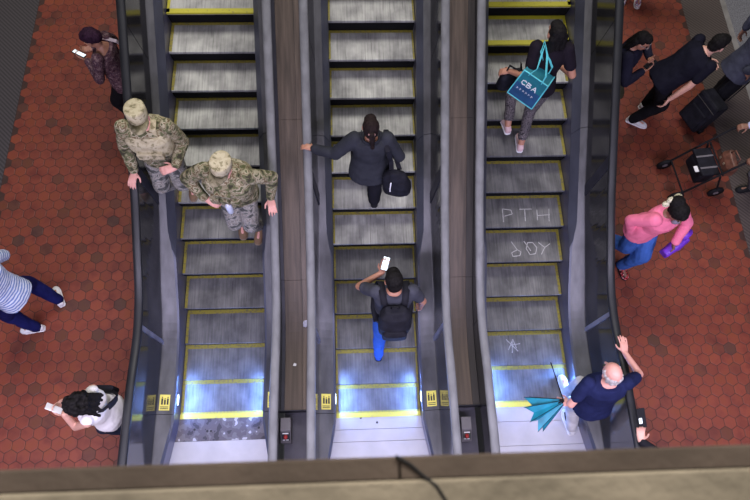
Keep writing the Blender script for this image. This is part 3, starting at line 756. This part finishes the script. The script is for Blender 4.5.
ay = V((.2, .9, 0)).normalized(); mb.loft([(c+V((.02,-.01,-.20)), ax, ay, .08, .05), (c+V((.02,-.01,-.17)), ax, ay, .145, .085), (c+V((0,0,-.02)), ax, ay, .15, .09), (c+V((-.02,.01,.12)), ax, ay, .11, .055), (c+V((-.03,.01,.17)), ax, ay, .05, .03)], 18, power=2.6)
mb.build('bag_body', M['blacknylon'], bg, True, .012, 3, wrinkle=.03)
mb = MB(); mb.strap([c+V((-.05,.03,.13)), torso_pt(Pn, .5, .20, -.12), torso_pt(Pn, .85, .16, -.12), torso_pt(Pn, 1.0, .125, -.02), torso_pt(Pn, .9, .15, .11), torso_pt(Pn, .5, .2, .14), c+V((.03,.05,.13))], Pn['rt'], .045, .008); mb.build('bag_strap', M['blacknylon'], bg)
mb = MB(); mb.strap([c+V((-.06,-.075,.10)), c+V((-.065,-.09,.0)), c+V((-.06,-.085,-.07))], V((1,0,0)), .012, .004); mb.build('zip_pull', M['white'], bg)

# 3 man with backpack
z1 = path(.3243+P)[1]
grey = cloth('grey_tee', (.050, .052, .066))
K = person('person in a grey T-shirt with a black backpack looking at a phone', (.13, .92, z1+.002), 0, H=1.76, lean=.11, head=(.12, .45, 0), skin='tan', top=grey, sleeve='short', pants=cloth('blue_denim', (.03, .085, .30)), shoes=cloth('blue_shoe', (.03, .07, .25)),
    hair='black', hands=((.03, 1.22, z1+1.23), (.45, .98, z1+.86)), handdir=(((.25, .8, .35), (.25, -.35, .8)), None), elbows=((-.9, -.3, -.4), (.9, -.5, 0)), curl=(.5, .4), feet=[(-.11, -.27, -z1), (.07, .03, 0)], top_len=.14, loose=.012)
phone(K, 0, 'white-screened phone held up by the backpacker', off=.03)
bp = thing('backpack', 'rounded black backpack on the back of the rider in grey', 'backpack', torso_pt(K, .15, 0, -.22))
mb = MB(); R3 = (K['rt'], K['fw'], K['u'])
def bk(t, x, y): return torso_pt(K, t, x, y)
mb.loft([(bk(.08, .01, -.215), K['rt'], K['fw'], .11, .06), (bk(.12, .01, -.22), K['rt'], K['fw'], .155, .095), (bk(.5, .01, -.235), K['rt'], K['fw'], .165, .105), (bk(.78, .01, -.21), K['rt'], K['fw'], .15, .08), (bk(.90, .01, -.185), K['rt'], K['fw'], .10, .05)], 22, power=3)
mb.build('pack_body', M['blacknylon'], bp, True, .01, 2, wrinkle=.012)
mb = MB(); mb.loft([(bk(.14, .01, -.31), K['rt'], K['fw'], .10, .03), (bk(.18, .01, -.325), K['rt'], K['fw'], .125, .045), (bk(.42, .01, -.335), K['rt'], K['fw'], .12, .045), (bk(.5, .01, -.32), K['rt'], K['fw'], .09, .03)], 18, power=3); mb.build('front_pocket', M['blacknylon'], bp, True, .009, 2)
mb = MB(); mb.tube([bk(.90, -.03, -.17), bk(1.0, -.02, -.18), bk(1.0, .03, -.18), bk(.90, .04, -.17)], .009, 8); mb.build('grab_handle', M['black'], bp, True)
for sx in (-1, 1):
    mb = MB(); mb.strap([bk(.80, .085*sx, -.145), bk(.93, .10*sx, -.125), bk(1.03, .115*sx, -.02), bk(.95, .12*sx, .09), bk(.75, .13*sx, .145), bk(.45, .17*sx, .12), bk(.25, .185*sx, -.02), bk(.2, .16*sx, -.16)], K['rt'], .065, .014); mb.build('shoulder_strap', M['blacknylon'], bp, True)

# 4 woman with the teal tote
r6 = path(.4271+6*P)[1]; r7 = path(.4271+7*P)[1]
Cw = person('person in a black T-shirt and patterned trousers climbing with a teal tote', (1.66, 2.99, r6+.002), -3, H=1.71, female=True, lean=.17, side=.04, head=(.35, .05, 0), skin='tan', top=cloth('black_tee', (.014, .011, .016)), sleeve='short',
    pants=patterned('patterned_cotton', [(0, (.02, .018, .022)), (.42, (.14, .125, .125)), (.5, (.035, .03, .035)), (.57, (.25, .22, .22)), (.62, (.05, .045, .05))], 55, .9), pant_len=.78, shoes=cloth('pale_pink', (.62, .44, .44)), soles=M['white'],
    hair='black', hstyle='long', hands=((1.36, 3.08, r6+.99), (1.88, 3.16, r6+.98)), handdir=(((-.8, .3, -.45), (0, .2, -.9)), None), elbows=((-.2, -.5, -.8), (.4, -.5, -.8)), curl=(.5, .5), feet=[(-.15, -.06, .13), (.02, -.21, 0)], toes=(8, -6))
teal = mat('teal_woven', (.012, .16, .20), .55, 0, .22, (8, 8, 8), .2, 60); cyan = mat('cyan_piping', (.12, .62, .66), .6); navy = mat('navy_print', (.015, .07, .17), .55, 0, .35, (5, 5, 7))
tb = thing('tote_bag', 'teal tote with light piping and white letters on the climber in black', 'bag', (1.53, 2.76, r6+.60))
yw = math.radians(-36); T = Matrix.Translation((1.50, 2.87, r6+.86)) @ Matrix.Rotation(yw, 4, 'Z') @ Matrix.Rotation(math.radians(9), 4, 'Y') @ Matrix.Rotation(math.radians(-8), 4, 'X')
def q(x, y, z): return T @ V((x, y, z))
w_, d_, h_ = .145, .075, .36
mb = MB(); mb.rings([[q(-w_*s, -d_, z), q(w_*s, -d_, z), q(w_*s, d_, z), q(-w_*s, d_, z)] for z, s in ((0, 1.0), (.1, 1.03), (.25, 1.0), (.36, .95))]); mb.build('bag_body', teal, tb)
mb = MB(); mb.box((-w_*.98, -d_-.004, .01), (w_*.98, -d_-.001, .20), T=T); mb.box((w_*1.03, -d_*.95, .01), (w_*1.03+.003, d_*.95, .25), T=T); mb.build('printed_panel', navy, tb)
mb = MB(); e = .006
for a, b in (((-w_, -d_, 0), (w_, -d_, 0)), ((w_, -d_, 0), (w_, d_, 0)), ((w_*1.02, -d_, 0), (w_*.95, -d_, h_)), ((-w_*1.02, -d_, 0), (-w_*.95, -d_, h_)), ((w_*1.02, d_, 0), (w_*.95, d_, h_)), ((-w_*.95, -d_, h_), (w_*.95, -d_, h_)), ((w_*.95, -d_, h_), (w_*.95, d_, h_))): mb.cone(q(*a), q(*b), e, e, 8)
mb.build('piping', cyan, tb)
top_sh = Cw['sh'][0]+V((.05, -.03, .075))
for yy in (-1, 1):
    mb = MB(); mb.strap([q(-.075, d_*yy, h_-.02), q(-.045, d_*yy, h_+.10), top_sh+V((-.025, .02*yy-.07, -.05)), top_sh+V((0, .02*yy, .02)), top_sh+V((.03, .02*yy-.07, -.05)), q(.065, d_*yy, h_+.08), q(.075, d_*yy, h_-.02)], V((.6, .6, 0)), .022, .006); mb.build('handle', cyan, tb)
# lettering C B A and a smaller row
def strokes(mb, segs, ox, oz, s, t=.010):
    for x0, z0, x1, z1 in segs: mb.cone(q(ox+x0*s, -d_-.005, oz+z0*s), q(ox+x1*s, -d_-.005, oz+z1*s), t, t, 6)
LC = [(.8, .85, .5, 1), (.5, 1, .1, .8), (.1, .8, .05, .3), (.05, .3, .4, 0), (.4, 0, .8, .12)]
LB = [(0, 0, 0, 1), (0, 1, .6, .9), (.6, .9, .55, .55), (.55, .55, 0, .5), (.55, .55, .75, .3), (.75, .3, .5, 0), (.5, 0, 0, 0)]
LA = [(0, 0, .4, 1), (.4, 1, .8, 0), (.15, .35, .65, .35)]
for i, L in enumerate((LC, LB, LA)):
    mb = MB(); strokes(mb, L, -.095+i*.062, .205, .056, .0052); mb.build('letter', M['white'], tb)
for i in range(6):
    mb = MB(); strokes(mb, [(0, 0, .0, 1), (0, 1, .5, .5)], -.10+i*.034, .12, .024, .0022); mb.build('small_letter', M['white'], tb)
hb = thing('handbag', 'black handbag hanging under the bare forearm of the climber', 'bag', (1.40, 3.02, r6+.62))
mb = MB(); c = V((1.41, 3.10, r6+.85)); mb.loft([(c+V((0,0,-.12)), V((.9,.3,0)).normalized(), V((-.3,.9,0)).normalized(), .10, .05), (c+V((0,0,-.09)), V((.9,.3,0)).normalized(), V((-.3,.9,0)).normalized(), .15, .075), (c+V((0,0,.06)), V((.9,.3,0)).normalized(), V((-.3,.9,0)).normalized(), .13, .06), (c+V((0,0,.11)), V((.9,.3,0)).normalized(), V((-.3,.9,0)).normalized(), .10, .03)], 18, power=3)
mb.build('bag_body', M['blacknylon'], hb, True, .01, 2, wrinkle=.015)
mb = MB(); mb.strap([c+V((-.09, -.03, .10)), c+V((-.06, 0, .2)), Cw['el'][0].lerp(Cw['wr'][0], .5)+V((0, 0, .05)), c+V((.06, .03, .2)), c+V((.09, .03, .1))], V((-.3, .9, 0)), .02, .006); mb.build('bag_handle', M['black'], hb)

# 5 man stepping on the right escalator
navyc = cloth('navy_polo', (.014, .018, .060))
Mn = person('balding person in a navy polo shirt holding the far right handrail', (2.09, -.08, .011), 6, H=1.76, lean=.26, twist=-.15, head=(.10, .20, 0), skin='pink', top=navyc, sleeve='short', pants=cloth('off_white', (.50, .49, .50)), shoes=cloth('white_shoe', (.62, .62, .64)), soles=M['white'],
    hair='grey', hstyle='bald', hands=((1.86, -.07, .90), (2.42, .38, 1.10)), handdir=(((-.9, .25, -.25), (.1, .2, -.9)), ((.0, .98, .12), (0, 0, -1))), elbows=((-.6, -.7, -.3), (.8, -.4, -.2)), curl=(.75, .22), feet=[(.02, -.16, .0), (.06, .22, .012)], toes=(10, 5), build_=1.0, loose=.012, top_len=.12)
mb = MB()
mb.strap([Mn['ank'][0]+V((-.045, .05, .01)), Mn['ank'][0]+V((-.05, .12, -.022)), Mn['ank'][0]+V((-.045, .17, -.036))], V((0, 0, 1)), .028, .01); mb.build('shoe_stripe', M['black'], Mn['g'])
um = thing('umbrella', 'half folded teal umbrella with a black shaft held by the balding man', 'umbrella', (1.72, -.1, .62))
ap = V((1.80, -.05, .92)); dirn = V((-.62, -.22, -.62)).normalized(); a1 = V((.25, -.95, .1)); a1 = (a1-dirn*a1.dot(dirn)).normalized(); a2 = dirn.cross(a1)
teal_u = mat('teal_umbrella', (.008, .20, .30), .45, 0, .35, (9, 9, 9))
mb = MB(); n = 16; rs = []
for s in (.06, .35, .7, 1.0):
    ring = []
    for i in range(n):
        t = 2*PI*i/n; rr = (.02+.155*s)*(1.12 if i % 2 else .62); ring.append(ap+dirn*(.36*s-(.0 if i % 2 else .05*s))+a1*(rr*math.cos(t))+a2*(rr*math.sin(t)*.75))
    rs.append(ring)
inner = [[p+(ap+dirn*.2-p).normalized()*.006 for p in r_] for r_ in rs[::-1]]
mb.rings(rs+inner, cap=False); mb.build('canopy', teal_u, um)
for i in range(1, n, 2):
    mb = MB(); mb.cone(rs[0][i], rs[3][i], .003, .003, 6); mb.build('rib', M['black'], um)
mb = MB(); mb.cone(ap, V((1.715, .33, .95)), .0065, .0055, 8); mb.build('shaft', M['black'], um, True)
mb = MB(); mb.cone(ap+dirn*.02-a1*.01, ap+dirn*.05, .022, .026, 10); mb.build('runner', M['black'], um, True)

# 6 the hand with a phone at the lower right
Q = person('person almost hidden under the balcony, only a hand with a phone showing', (2.68, -.88, 0), 15, H=1.70, lean=.02, twist=.6, skin='light', top=cloth('black_jumper', (.014, .014, .017)), pants=cloth('dark_grey', (.03, .03, .035)), shoes=M['black'], hair='black',
    hands=(None, (2.40, -.46, 1.14)), handdir=(None, ((.05, .95, .3), (-.35, -.2, .9))), curl=(.4, .55), elbows=(None, (.4, -.6, -.5)))
c = V((2.415, -.25, 1.21)); T = Matrix.Translation(c) @ Matrix.Rotation(.1, 4, 'Z') @ Matrix.Rotation(.3, 4, 'X')
mb = MB(); mb.box((-.04, -.10, -.006), (.04, .08, .006), T=T); ph = mb.build('phone', M['black'], origin=c, bevel=.004); tag(ph, 'black phone held out beside the far right handrail at the bottom', 'phone')
mb = MB(); mb.box((-.03, -.06, .0062), (.0, -.01, .0075), T=T); mb.build('camera_lens', M['bluescreen'], ph)

# 7 woman with curly hair at lower left
Wn = person('curly haired person in a white top leaning by the lower left handrail', (-2.67, -.01, 0), 88, H=1.66, female=True, lean=-.03, head=(.05, .48, 0), skin='light', top=cloth('white_cotton', (.80, .78, .77), .05), sleeve='none', pants=cloth('dark_denim', (.03, .035, .06)), shoes=M['black'],
    hair='black', hstyle='curly', hands=((-2.87, -.08, 1.33), (-2.90, .05, 1.22)), handdir=(((-.7, .3, .5), (.3, .5, .6)), ((-.7, -.4, .4), (.3, -.5, .6))), elbows=((0, -.35, -1), (0, .35, -1)), curl=(.6, .6), top_len=.14, loose=.015)
phone(Wn, 0, 'phone with a white case held by the curly haired person in white', colour='white', screen=False, off=.02)
sg = thing('sling_bag', 'black sling strap and bag across the white top of the leaning person', 'bag', torso_pt(Wn, .25, .17, .0))
mb = MB(); mb.strap([torso_pt(Wn, .92, -.07, .115), torso_pt(Wn, 1.0, -.075, .02), torso_pt(Wn, .95, -.04, -.125), torso_pt(Wn, .78, .04, -.168), torso_pt(Wn, .5, .13, -.16), torso_pt(Wn, .25, .18, -.06), torso_pt(Wn, .4, .17, .08), torso_pt(Wn, .7, .05, .155), torso_pt(Wn, .92, -.06, .12)], Wn['rt'], .03, .007); mb.build('strap', M['blacknylon'], sg)
mb = MB(); mb.strap([torso_pt(Wn, .88, -.005, -.158), torso_pt(Wn, .75, .05, -.178), torso_pt(Wn, .6, .10, -.174)], Wn['rt'], .06, .012); mb.build('strap_pad', M['blacknylon'], sg)
mb = MB(); c = torso_pt(Wn, .1, .21, .02); mb.loft([(c-V((0,0,.09)), Wn['fw'], Wn['rt'], .09, .03), (c+V((0,0,.09)), Wn['fw'], Wn['rt'], .09, .03)], 16, power=4); mb.build('pouch', M['blacknylon'], sg, bevel=.01)

# 8 walker in the striped shirt at the left edge
stripe = striped('striped_shirt', (.16, .24, .50), (.62, .68, .80), 9, 'Z', .85, 3.5)
St = person('person in a striped shirt and navy trousers walking out at the left edge', (-3.80, 1.22, 0), 72, H=1.72, lean=.10, head=(0, .1, 0), skin='tan', top=stripe, pants=cloth('navy_trouser', (.010, .012, .075)), shoes=cloth('white_runner', (.74, .74, .76), .05), soles=M['white'],
    hair='black', hands=((-4.08, .9, .95), (-4.0, 1.62, .95)), feet=[(-.18, .03, 0), (.19, -.06, 0)], toes=(95, 28), top_len=.20, loose=.02, elbows=(None, (.5, .3, -.4)))

# 9 person with the plum hair wrap
Pl = person('person with a dark plum head wrap and patterned top behind the left handrail', (-2.97, 3.92, 0), 82, H=1.73, female=True, lean=.12, head=(.0, .42, 0), skin='tan', top=patterned('plum_print', [(0, (.05, .022, .035)), (.42, (.13, .07, .075)), (.5, (.06, .03, .05)), (.57, (.20, .13, .13))], 34, .9), pants=cloth('black_trouser', (.012, .012, .014)), shoes=M['black'],
    hair=None, hands=((-3.26, 3.92, 1.17), (-3.24, 4.10, 1.14)), handdir=(((-.8, .3, .3), (.2, .4, .8)), ((-.8, -.3, .3), (.2, -.4, .8))), curl=(.5, .5), elbows=((.2, -.7, -.8), (.2, .7, -.8)), neckline=.07, loose=.02, top_len=.2)
hp = Pl['hp']; Rh = Pl['Rh']
mb = MB(); mb.ell(hp(0, -.03, .045), (.092, .105, .098), Rh); mb.ell(hp(0, -.085, .02), (.075, .07, .075), Rh); mb.ell(hp(0, .01, .07), (.08, .085, .06), Rh)
mb.build('head_wrap', HAIR['plum'], Pl['g'], True, .008, 3, wrinkle=.02, wscale=.06)
phone(Pl, 0, 'bright phone held by the person with the plum head wrap', off=.03)
sb = thing('white_strap_bag', 'bag on a white strap over the shoulder of the plum wrapped person', 'bag', torso_pt(Pl, .1, .25, .0))
mb = MB(); mb.strap([torso_pt(Pl, .2, .2, -.08), torso_pt(Pl, .6, .17, -.15), torso_pt(Pl, .88, .12, -.13), torso_pt(Pl, 1.0, .11, -.01), torso_pt(Pl, .9, .13, .10), torso_pt(Pl, .5, .19, .13), torso_pt(Pl, .2, .23, .06)], Pl['rt'], .04, .008); mb.build('strap', mat('pale_strap', (.5, .42, .46), .7), sb)
mb = MB(); c = torso_pt(Pl, .05, .255, -.02); mb.loft([(c-V((0,0,.12)), Pl['fw'], Pl['rt'], .13, .045), (c+V((0,0,.10)), Pl['fw'], Pl['rt'], .11, .03)], 16, power=4); mb.build('bag_body', M['blacknylon'], sb, bevel=.01)

# 10 woman with glasses
Gl = person('person with glasses and dark navy jacket looking at a phone by the right handrail', (3.03, 3.90, 0), -122, H=1.72, female=True, lean=.06, head=(-.05, .28, 0), skin='tan', top=cloth('dark_navy', (.015, .015, .028)), pants=cloth('olive_dark', (.05, .05, .03)), shoes=M['black'],
    hair='black', hstyle='long', hands=((3.31, 3.85, 1.22), (3.22, 3.70, 1.18)), handdir=(((-.1, -.8, .4), (-.6, .2, .6)), ((.6, .3, .3), (-.4, .3, .8))), curl=(.55, .5), elbows=((.7, .4, -.7), (.2, -.6, -.8)), loose=.025, top_len=.2)
hp = Gl['hp']; Rh = Gl['Rh']
for sx in (-1, 1):
    mb = MB(); mb.tube([hp(.034*sx+.026*math.cos(t*PI/8), .100, .010+.021*math.sin(t*PI/8)) for t in range(16)], .0028, 6, closed=True); mb.cone(hp(.058*sx, .099, .014), hp(.080*sx, .0, .012), .0028, .0028, 6); mb.cone(hp(.006*sx, .104, .012), hp(.010*sx, .1, .012), .0028, .0028, 6); gl = mb.build('glasses_frame', mat('glasses_metal', (.45, .42, .4), .3, .6), Gl['g'], True)
mb = MB(); mb.ell(hp(-.085, .01, -.012), (.012, .012, .014), Rh, 8, 6); mb.build('earbud', M['white'], Gl['g'], True)
phone(Gl, 1, 'dark phone in the hands of the person with glasses', screen=False, off=.03)

# 11 bending man in black
Bk = person('person in a black T-shirt leaning forward over a suitcase', (3.62, 3.80, 0), -84, H=1.80, lean=.62, head=(.15, .25, 0), skin='light', top=cloth('black_shirt', (.010, .010, .017)), sleeve='short', pants=cloth('black_jean', (.010, .010, .012)), shoes=cloth('white_trainer', (.66, .66, .66), .06), soles=M['white'],
    hair='black', hands=((4.20, 4.02, .98), (3.68, 3.55, .82)), handdir=(None, ((-.3, -.3, -.8), (-.5, .6, 0))), elbows=((.1, .7, -.6), (.5, -.8, 0)), curl=(.5, .5), feet=[(-.17, .20, 0), (.04, -.04, 0)], toes=(-75, -115), build_=1.06, loose=.02, top_len=.16)

# 12 person in slate at the right edge with the suitcase
slate = cloth('slate_jacket', (.05, .054, .078))
Sl = person('person in a slate jacket pulling the suitcase at the right edge', (4.70, 4.02, 0), -72, H=1.70, lean=.18, head=(0, .2, 0), skin='brown', top=slate, pants=cloth('black_slacks', (.012, .012, .015)), shoes=cloth('grey_trainer', (.30, .32, .30)), soles=M['white'],
    hair='black', hands=((4.72, 4.42, 1.05), (4.62, 3.84, .98)), handdir=(None, ((.6, -.3, -.5), (0, .3, -.9))), elbows=((0, .6, -.7), (-.5, -.6, -.4)), feet=[(-.10, .18, 0), (.10, -.30, 0)], loose=.04, top_len=.28)
su = thing('suitcase', 'upright black fabric suitcase tilted on its pull handle', 'suitcase', (4.38, 3.74, 0))
T = Matrix.Translation((4.36, 3.70, .055)) @ Matrix.Rotation(math.radians(22), 4, 'Z') @ Matrix.Rotation(math.radians(15), 4, 'Y')
mb = MB(); mb.box((-.12, -.18, .02), (.12, .18, .50), T=T); mb.build('case_body', M['blacknylon'], su, bevel=.035)
mb = MB(); mb.box((-.15, -.14, .06), (-.118, .14, .32), T=T); mb.build('front_pocket', M['blacknylon'], su, bevel=.015)
mb = MB(); mb.tube([T @ V((-.132, -.18, .42)), T @ V((-.136, 0, .425)), T @ V((-.132, .18, .42))], .004, 6); mb.build('zip', M['clad'], su)
for sx in (-1, 1):
    mb = MB(); mb.cone(T @ V((.09, .17*sx-.015, .0)), T @ V((.09, .17*sx+.015, .0)), .045, .045, 14, ends=False); mb.build('wheel', M['black'], su, True)
    mb = MB(); mb.cone(T @ V((.10, .09*sx, .54)), T @ V((.10, .09*sx, .97)), .008, .008, 8); mb.build('handle_rod', M['black'], su, True)
mb = MB(); mb.tube([T @ V((.10, -.10, .97)), T @ V((.10, .10, .97))], .016, 10); mb.build('handle_grip', M['black'], su, True)

# 13 woman in pink
pink = cloth('pink_jersey', (.82, .20, .32), .08)
Pk = person('person in a bright pink top and blue jeans walking beside the right handrail', (3.01, 1.82, 0), 200, H=1.70, female=True, lean=.13, head=(.0, .35, 0), skin='brown', top=pink, pants=cloth('mid_denim', (.05, .13, .42)), shoes=patterned('red_black_floral', [(0, (.015, .012, .012)), (.48, (.55, .03, .04)), (.60, (.6, .5, .5))], 45, .7), soles=M['black'],
    hair='black', hstyle='puff', hands=((3.24, 1.58, .98), (2.83, 1.80, .86)), handdir=(((.1, -.3, -.9), (-.8, 0, 0)), ((.1, -.2, -.9), (.8, 0, 0))), elbows=((.7, .4, -.2), (-.8, .4, -.1)), curl=(.7, .5), feet=[(.02, .16, 0), (.04, -.24, .03)], toes=(195, 205), build_=1.08, loose=.025, top_len=.18)
hp = Pk['hp']; Rh = Pk['Rh']
mb = MB()
for q_ in ((-.05, -.17, .03), (.05, -.165, .05), (0, -.15, .0), (.09, -.14, .01)): mb.ell(hp(*q_), (.05, .035, .03), Rh, 10, 7)
mb.build('hair_scarf', patterned('cream_scarf', [(0, (.62, .58, .42)), (.5, (.16, .14, .08)), (.56, (.66, .62, .46))], 40), Pk['g'], True, .007, 2)
mb = MB(); c = hp(0, .075, -.045); mb.ell(c, (.058, .035, .055), Rh); mb.build('face_mask', cloth('grey_mask', (.22, .19, .24)), Pk['g'], True)
mb = MB(); c = torso_pt(Pk, .0, .05, -.155); mb.ell(c, (.055, .02, .03)); mb.build('waist_pouch', M['black'], Pk['g'], True)
pb = thing('purple_bag', 'bright purple folded bag held by the person in pink', 'bag', (3.30, 1.55, .78))
purple = mat('purple_nylon', (.16, .035, .52), .5, 0, .2, (8, 8, 8))
T = Matrix.Translation((3.31, 1.60, .86)) @ Matrix.Rotation(math.radians(32), 4, 'Z') @ Matrix.Rotation(math.radians(-14), 4, 'Y')
mb = MB(); mb.loft([(T @ V((-.16, 0, 0)), (T.to_3x3() @ V((0,1,0))), (T.to_3x3() @ V((0,0,1))), .05, .07), (T @ V((0, 0, 0)), (T.to_3x3() @ V((0,1,0))), (T.to_3x3() @ V((0,0,1))), .065, .10), (T @ V((.14, 0, .01)), (T.to_3x3() @ V((0,1,0))), (T.to_3x3() @ V((0,0,1))), .055, .085)], 14, power=3); mb.build('bag_body', purple, pb, True, .009, 2, wrinkle=.02)
mb = MB(); mb.loft([(T @ V((.10, .02, .08)), (T.to_3x3() @ V((1,0,0))), (T.to_3x3() @ V((0,1,0))), .05, .035), (T @ V((.12, .03, .16)), (T.to_3x3() @ V((1,0,0))), (T.to_3x3() @ V((0,1,0))), .075, .05)], 14); mb.build('bag_flap', purple, pb, True)

# 14 rollator, the bags on it and its user
ro = thing('rollator', 'black four wheeled rollator with a seat bag pushed from the right edge', 'walking frame', (4.15, 2.85, 0))
def line(n, a, b, r_, m='black'):
    mb = MB(); mb.cone(a, b, r_, r_, 10); return mb.build(n, M[m], ro, True)
ux = V((.99, .10, 0)); uy = V((-.10, .99, 0))
c0 = V((4.12, 2.83, 0))
for s in (-1, 1):
    fr = c0-ux*.24+uy*(.235*s); rr_ = c0+ux*.30+uy*(.235*s)
    line('front_leg', fr+V((0, 0, .13)), rr_+ux*-.06+V((0, 0, .88)), .013)
    line('rear_leg', c0+ux*.10+uy*(.235*s)+V((0, 0, .56)), rr_+V((0, 0, .12)), .012)
    g_ = line('handle_grip', rr_+ux*-.06+V((0, 0, .88)), rr_+ux*.13+V((0, 0, .92)), .018)
    line('brake_lever', rr_+ux*-.02+V((0, 0, .855)), rr_+ux*.10+V((0, 0, .87)), .006, 'grey_box')
    for cpt in (fr, rr_):
        mb = MB(); p0 = cpt+V((0, 0, .10)); mb.cone(p0-uy*.016, p0+uy*.016, .10, .10, 22, ends=False); w = mb.build('wheel', M['black'], ro, True)
        mb = MB(); mb.cone(p0-uy*.019, p0+uy*.019, .035, .035, 14, ends=False); mb.build('hub', M['grey_box'], w)
line('cross_bar', c0-ux*.20+uy*.235+V((0, 0, .20)), c0-ux*.20-uy*.235+V((0, 0, .20)), .011)
line('back_bar', c0+ux*.12+uy*.235+V((0, 0, .58)), c0+ux*.12-uy*.235+V((0, 0, .58)), .011)
T = Matrix.Translation(c0+V((0, 0, .50))) @ Matrix.Rotation(math.atan2(ux.y, ux.x), 4, 'Z')
mb = MB(); mb.box((-.10, -.19, 0), (.13, .19, .045), T=T); mb.build('seat', M['blacknylon'], ro, bevel=.012)
mb = MB(); mb.box((-.09, -.17, -.22), (.12, .17, -.01), T=T); sb_ = mb.build('under_bag', M['blacknylon'], ro, bevel=.03)
for yy in (-.10, .06):
    mb = MB(); mb.box((-.10+yy*0, yy, .046), (.13, yy+.022, .050), T=T); mb.build('seat_strap', M['grey_box'], ro)
mb = MB(); mb.box((-.15, -.11, .0), (-.10, -.03, .004), T=T); tg = mb.build('paper_tag', M['litter'], ro)
hb2 = thing('brown_handbag', 'brown leather handbag resting at the rear of the rollator', 'bag', (4.30, 2.66, .56))
leather = mat('brown_leather', (.12, .048, .03), .5, 0, .5, (14, 14, 14))
T = Matrix.Translation((4.335, 2.75, .555)) @ Matrix.Rotation(.2, 4, 'Z')
mb = MB(); mb.loft([(T @ V((0, 0, 0)), V((1,0,0)), V((0,1,0)), .075, .14), (T @ V((0, 0, .12)), V((1,0,0)), V((0,1,0)), .075, .145), (T @ V((0, 0, .2)), V((1,0,0)), V((0,1,0)), .03, .12)], 18, power=3.5); mb.build('bag_body', leather, hb2, True, .009, 2, wrinkle=.012)
mb = MB(); mb.tube([T @ V((0, -.08, .19)), T @ V((.01, -.06, .27)), T @ V((.01, .06, .27)), T @ V((0, .08, .19))], .008, 8); mb.build('bag_handle', leather, hb2, True)
for yy in (-.09, .0, .09):
    mb = MB(); mb.box((-.079, yy-.012, .08), (-.073, yy+.012, .11), T=T); mb.build('buckle', mat('brass', (.6, .5, .35), .3, .8), hb2)
lav = cloth('lavender', (.50, .52, .70), .06)
Us = person('person in a lavender shirt at the right edge pushing the rollator', (4.90, 2.80, 0), 96, H=1.66, lean=.22, head=(0, .2, 0), skin='brown', top=lav, pants=cloth('grey_slacks', (.10, .10, .11)), shoes=M['black'], hair='black',
    hands=((4.47, 2.60, .97), (4.45, 3.05, .99)), handdir=(((-.95, 0, -.2), (0, 0, -1)), ((-.95, 0, -.2), (0, 0, -1))), curl=(.8, .8), elbows=((.5, -.5, -.6), (.5, .5, -.6)), feet=[(-.10, -.06, 0), (.10, -.3, 0)], loose=.02, top_len=.24, sleeve='long')

# 15 two more people of whom only the feet reach into the frame
Ft = person('person at the top right edge, only red and white trainers showing', (3.98, 5.93, 0), 165, H=1.72, skin='tan', top=cloth('grey_top', (.12, .12, .14)), pants=cloth('blue_jean_b', (.04, .06, .14)), shoes=patterned('red_white_shoe', [(0, (.7, .68, .72)), (.5, (.45, .05, .08)), (.56, (.10, .12, .35)), (.62, (.7, .68, .7))], 30), soles=M['white'], hair='black')
r10 = path(.4271+10*P)[1]
Tp = person('person far up the right escalator, only dark shoes showing', (1.52, 4.62, r10), 0, H=1.72, skin='tan', top=cloth('dark_top', (.05, .05, .06)), pants=cloth('dark_trs', (.02, .02, .025)), shoes=M['black'], hair='black', feet=[(-.10, -.02, 0), (.10, .04, 0)])

# ------------------------------------------------------------------ light
def area(name, loc, rot, sx, sy, e, c):
    l = bpy.data.lights.new(name, 'AREA'); l.shape = 'RECTANGLE'; l.size = sx; l.size_y = sy; l.energy = e; l.color = c
    o = bpy.data.objects.new(name, l); COL.objects.link(o); o.location = loc; o.rotation_euler = rot; return o
area('hall_light', (0, 8.5, 11.0), (math.radians(-22), 0, 0), 9, 3.0, 1000, (1, .96, .90))
area('vault_light', (0, 2.5, 13.0), (0, 0, 0), 12, 7, 250, (1, .97, .94))
area('under_balcony_light', (0, -1.9, 4.85), (math.radians(14), 0, 0), 11, .5, 700, (.80, .74, 1))
for x, y in ((XL, YL), (XM, YM), (XR, YR)):
    for s in (-1, 1):
        area('comb_lamp', (x+s*.462, y+.20, .10), (0, math.radians(100)*s, 0), .07, .42, 12, (.15, .32, 1))
w = bpy.data.worlds.new('station'); SC.world = w; w.use_nodes = True
bg_ = w.node_tree.nodes['Background']; bg_.inputs[0].default_value = (.68, .68, .75, 1); bg_.inputs[1].default_value = .05
vs_ = SC.view_settings; vs_.view_transform = 'Standard'; vs_.look = 'None'; vs_.exposure = 0; vs_.gamma = 1; vs_.use_curve_mapping = False
SC.cycles.use_denoising = True
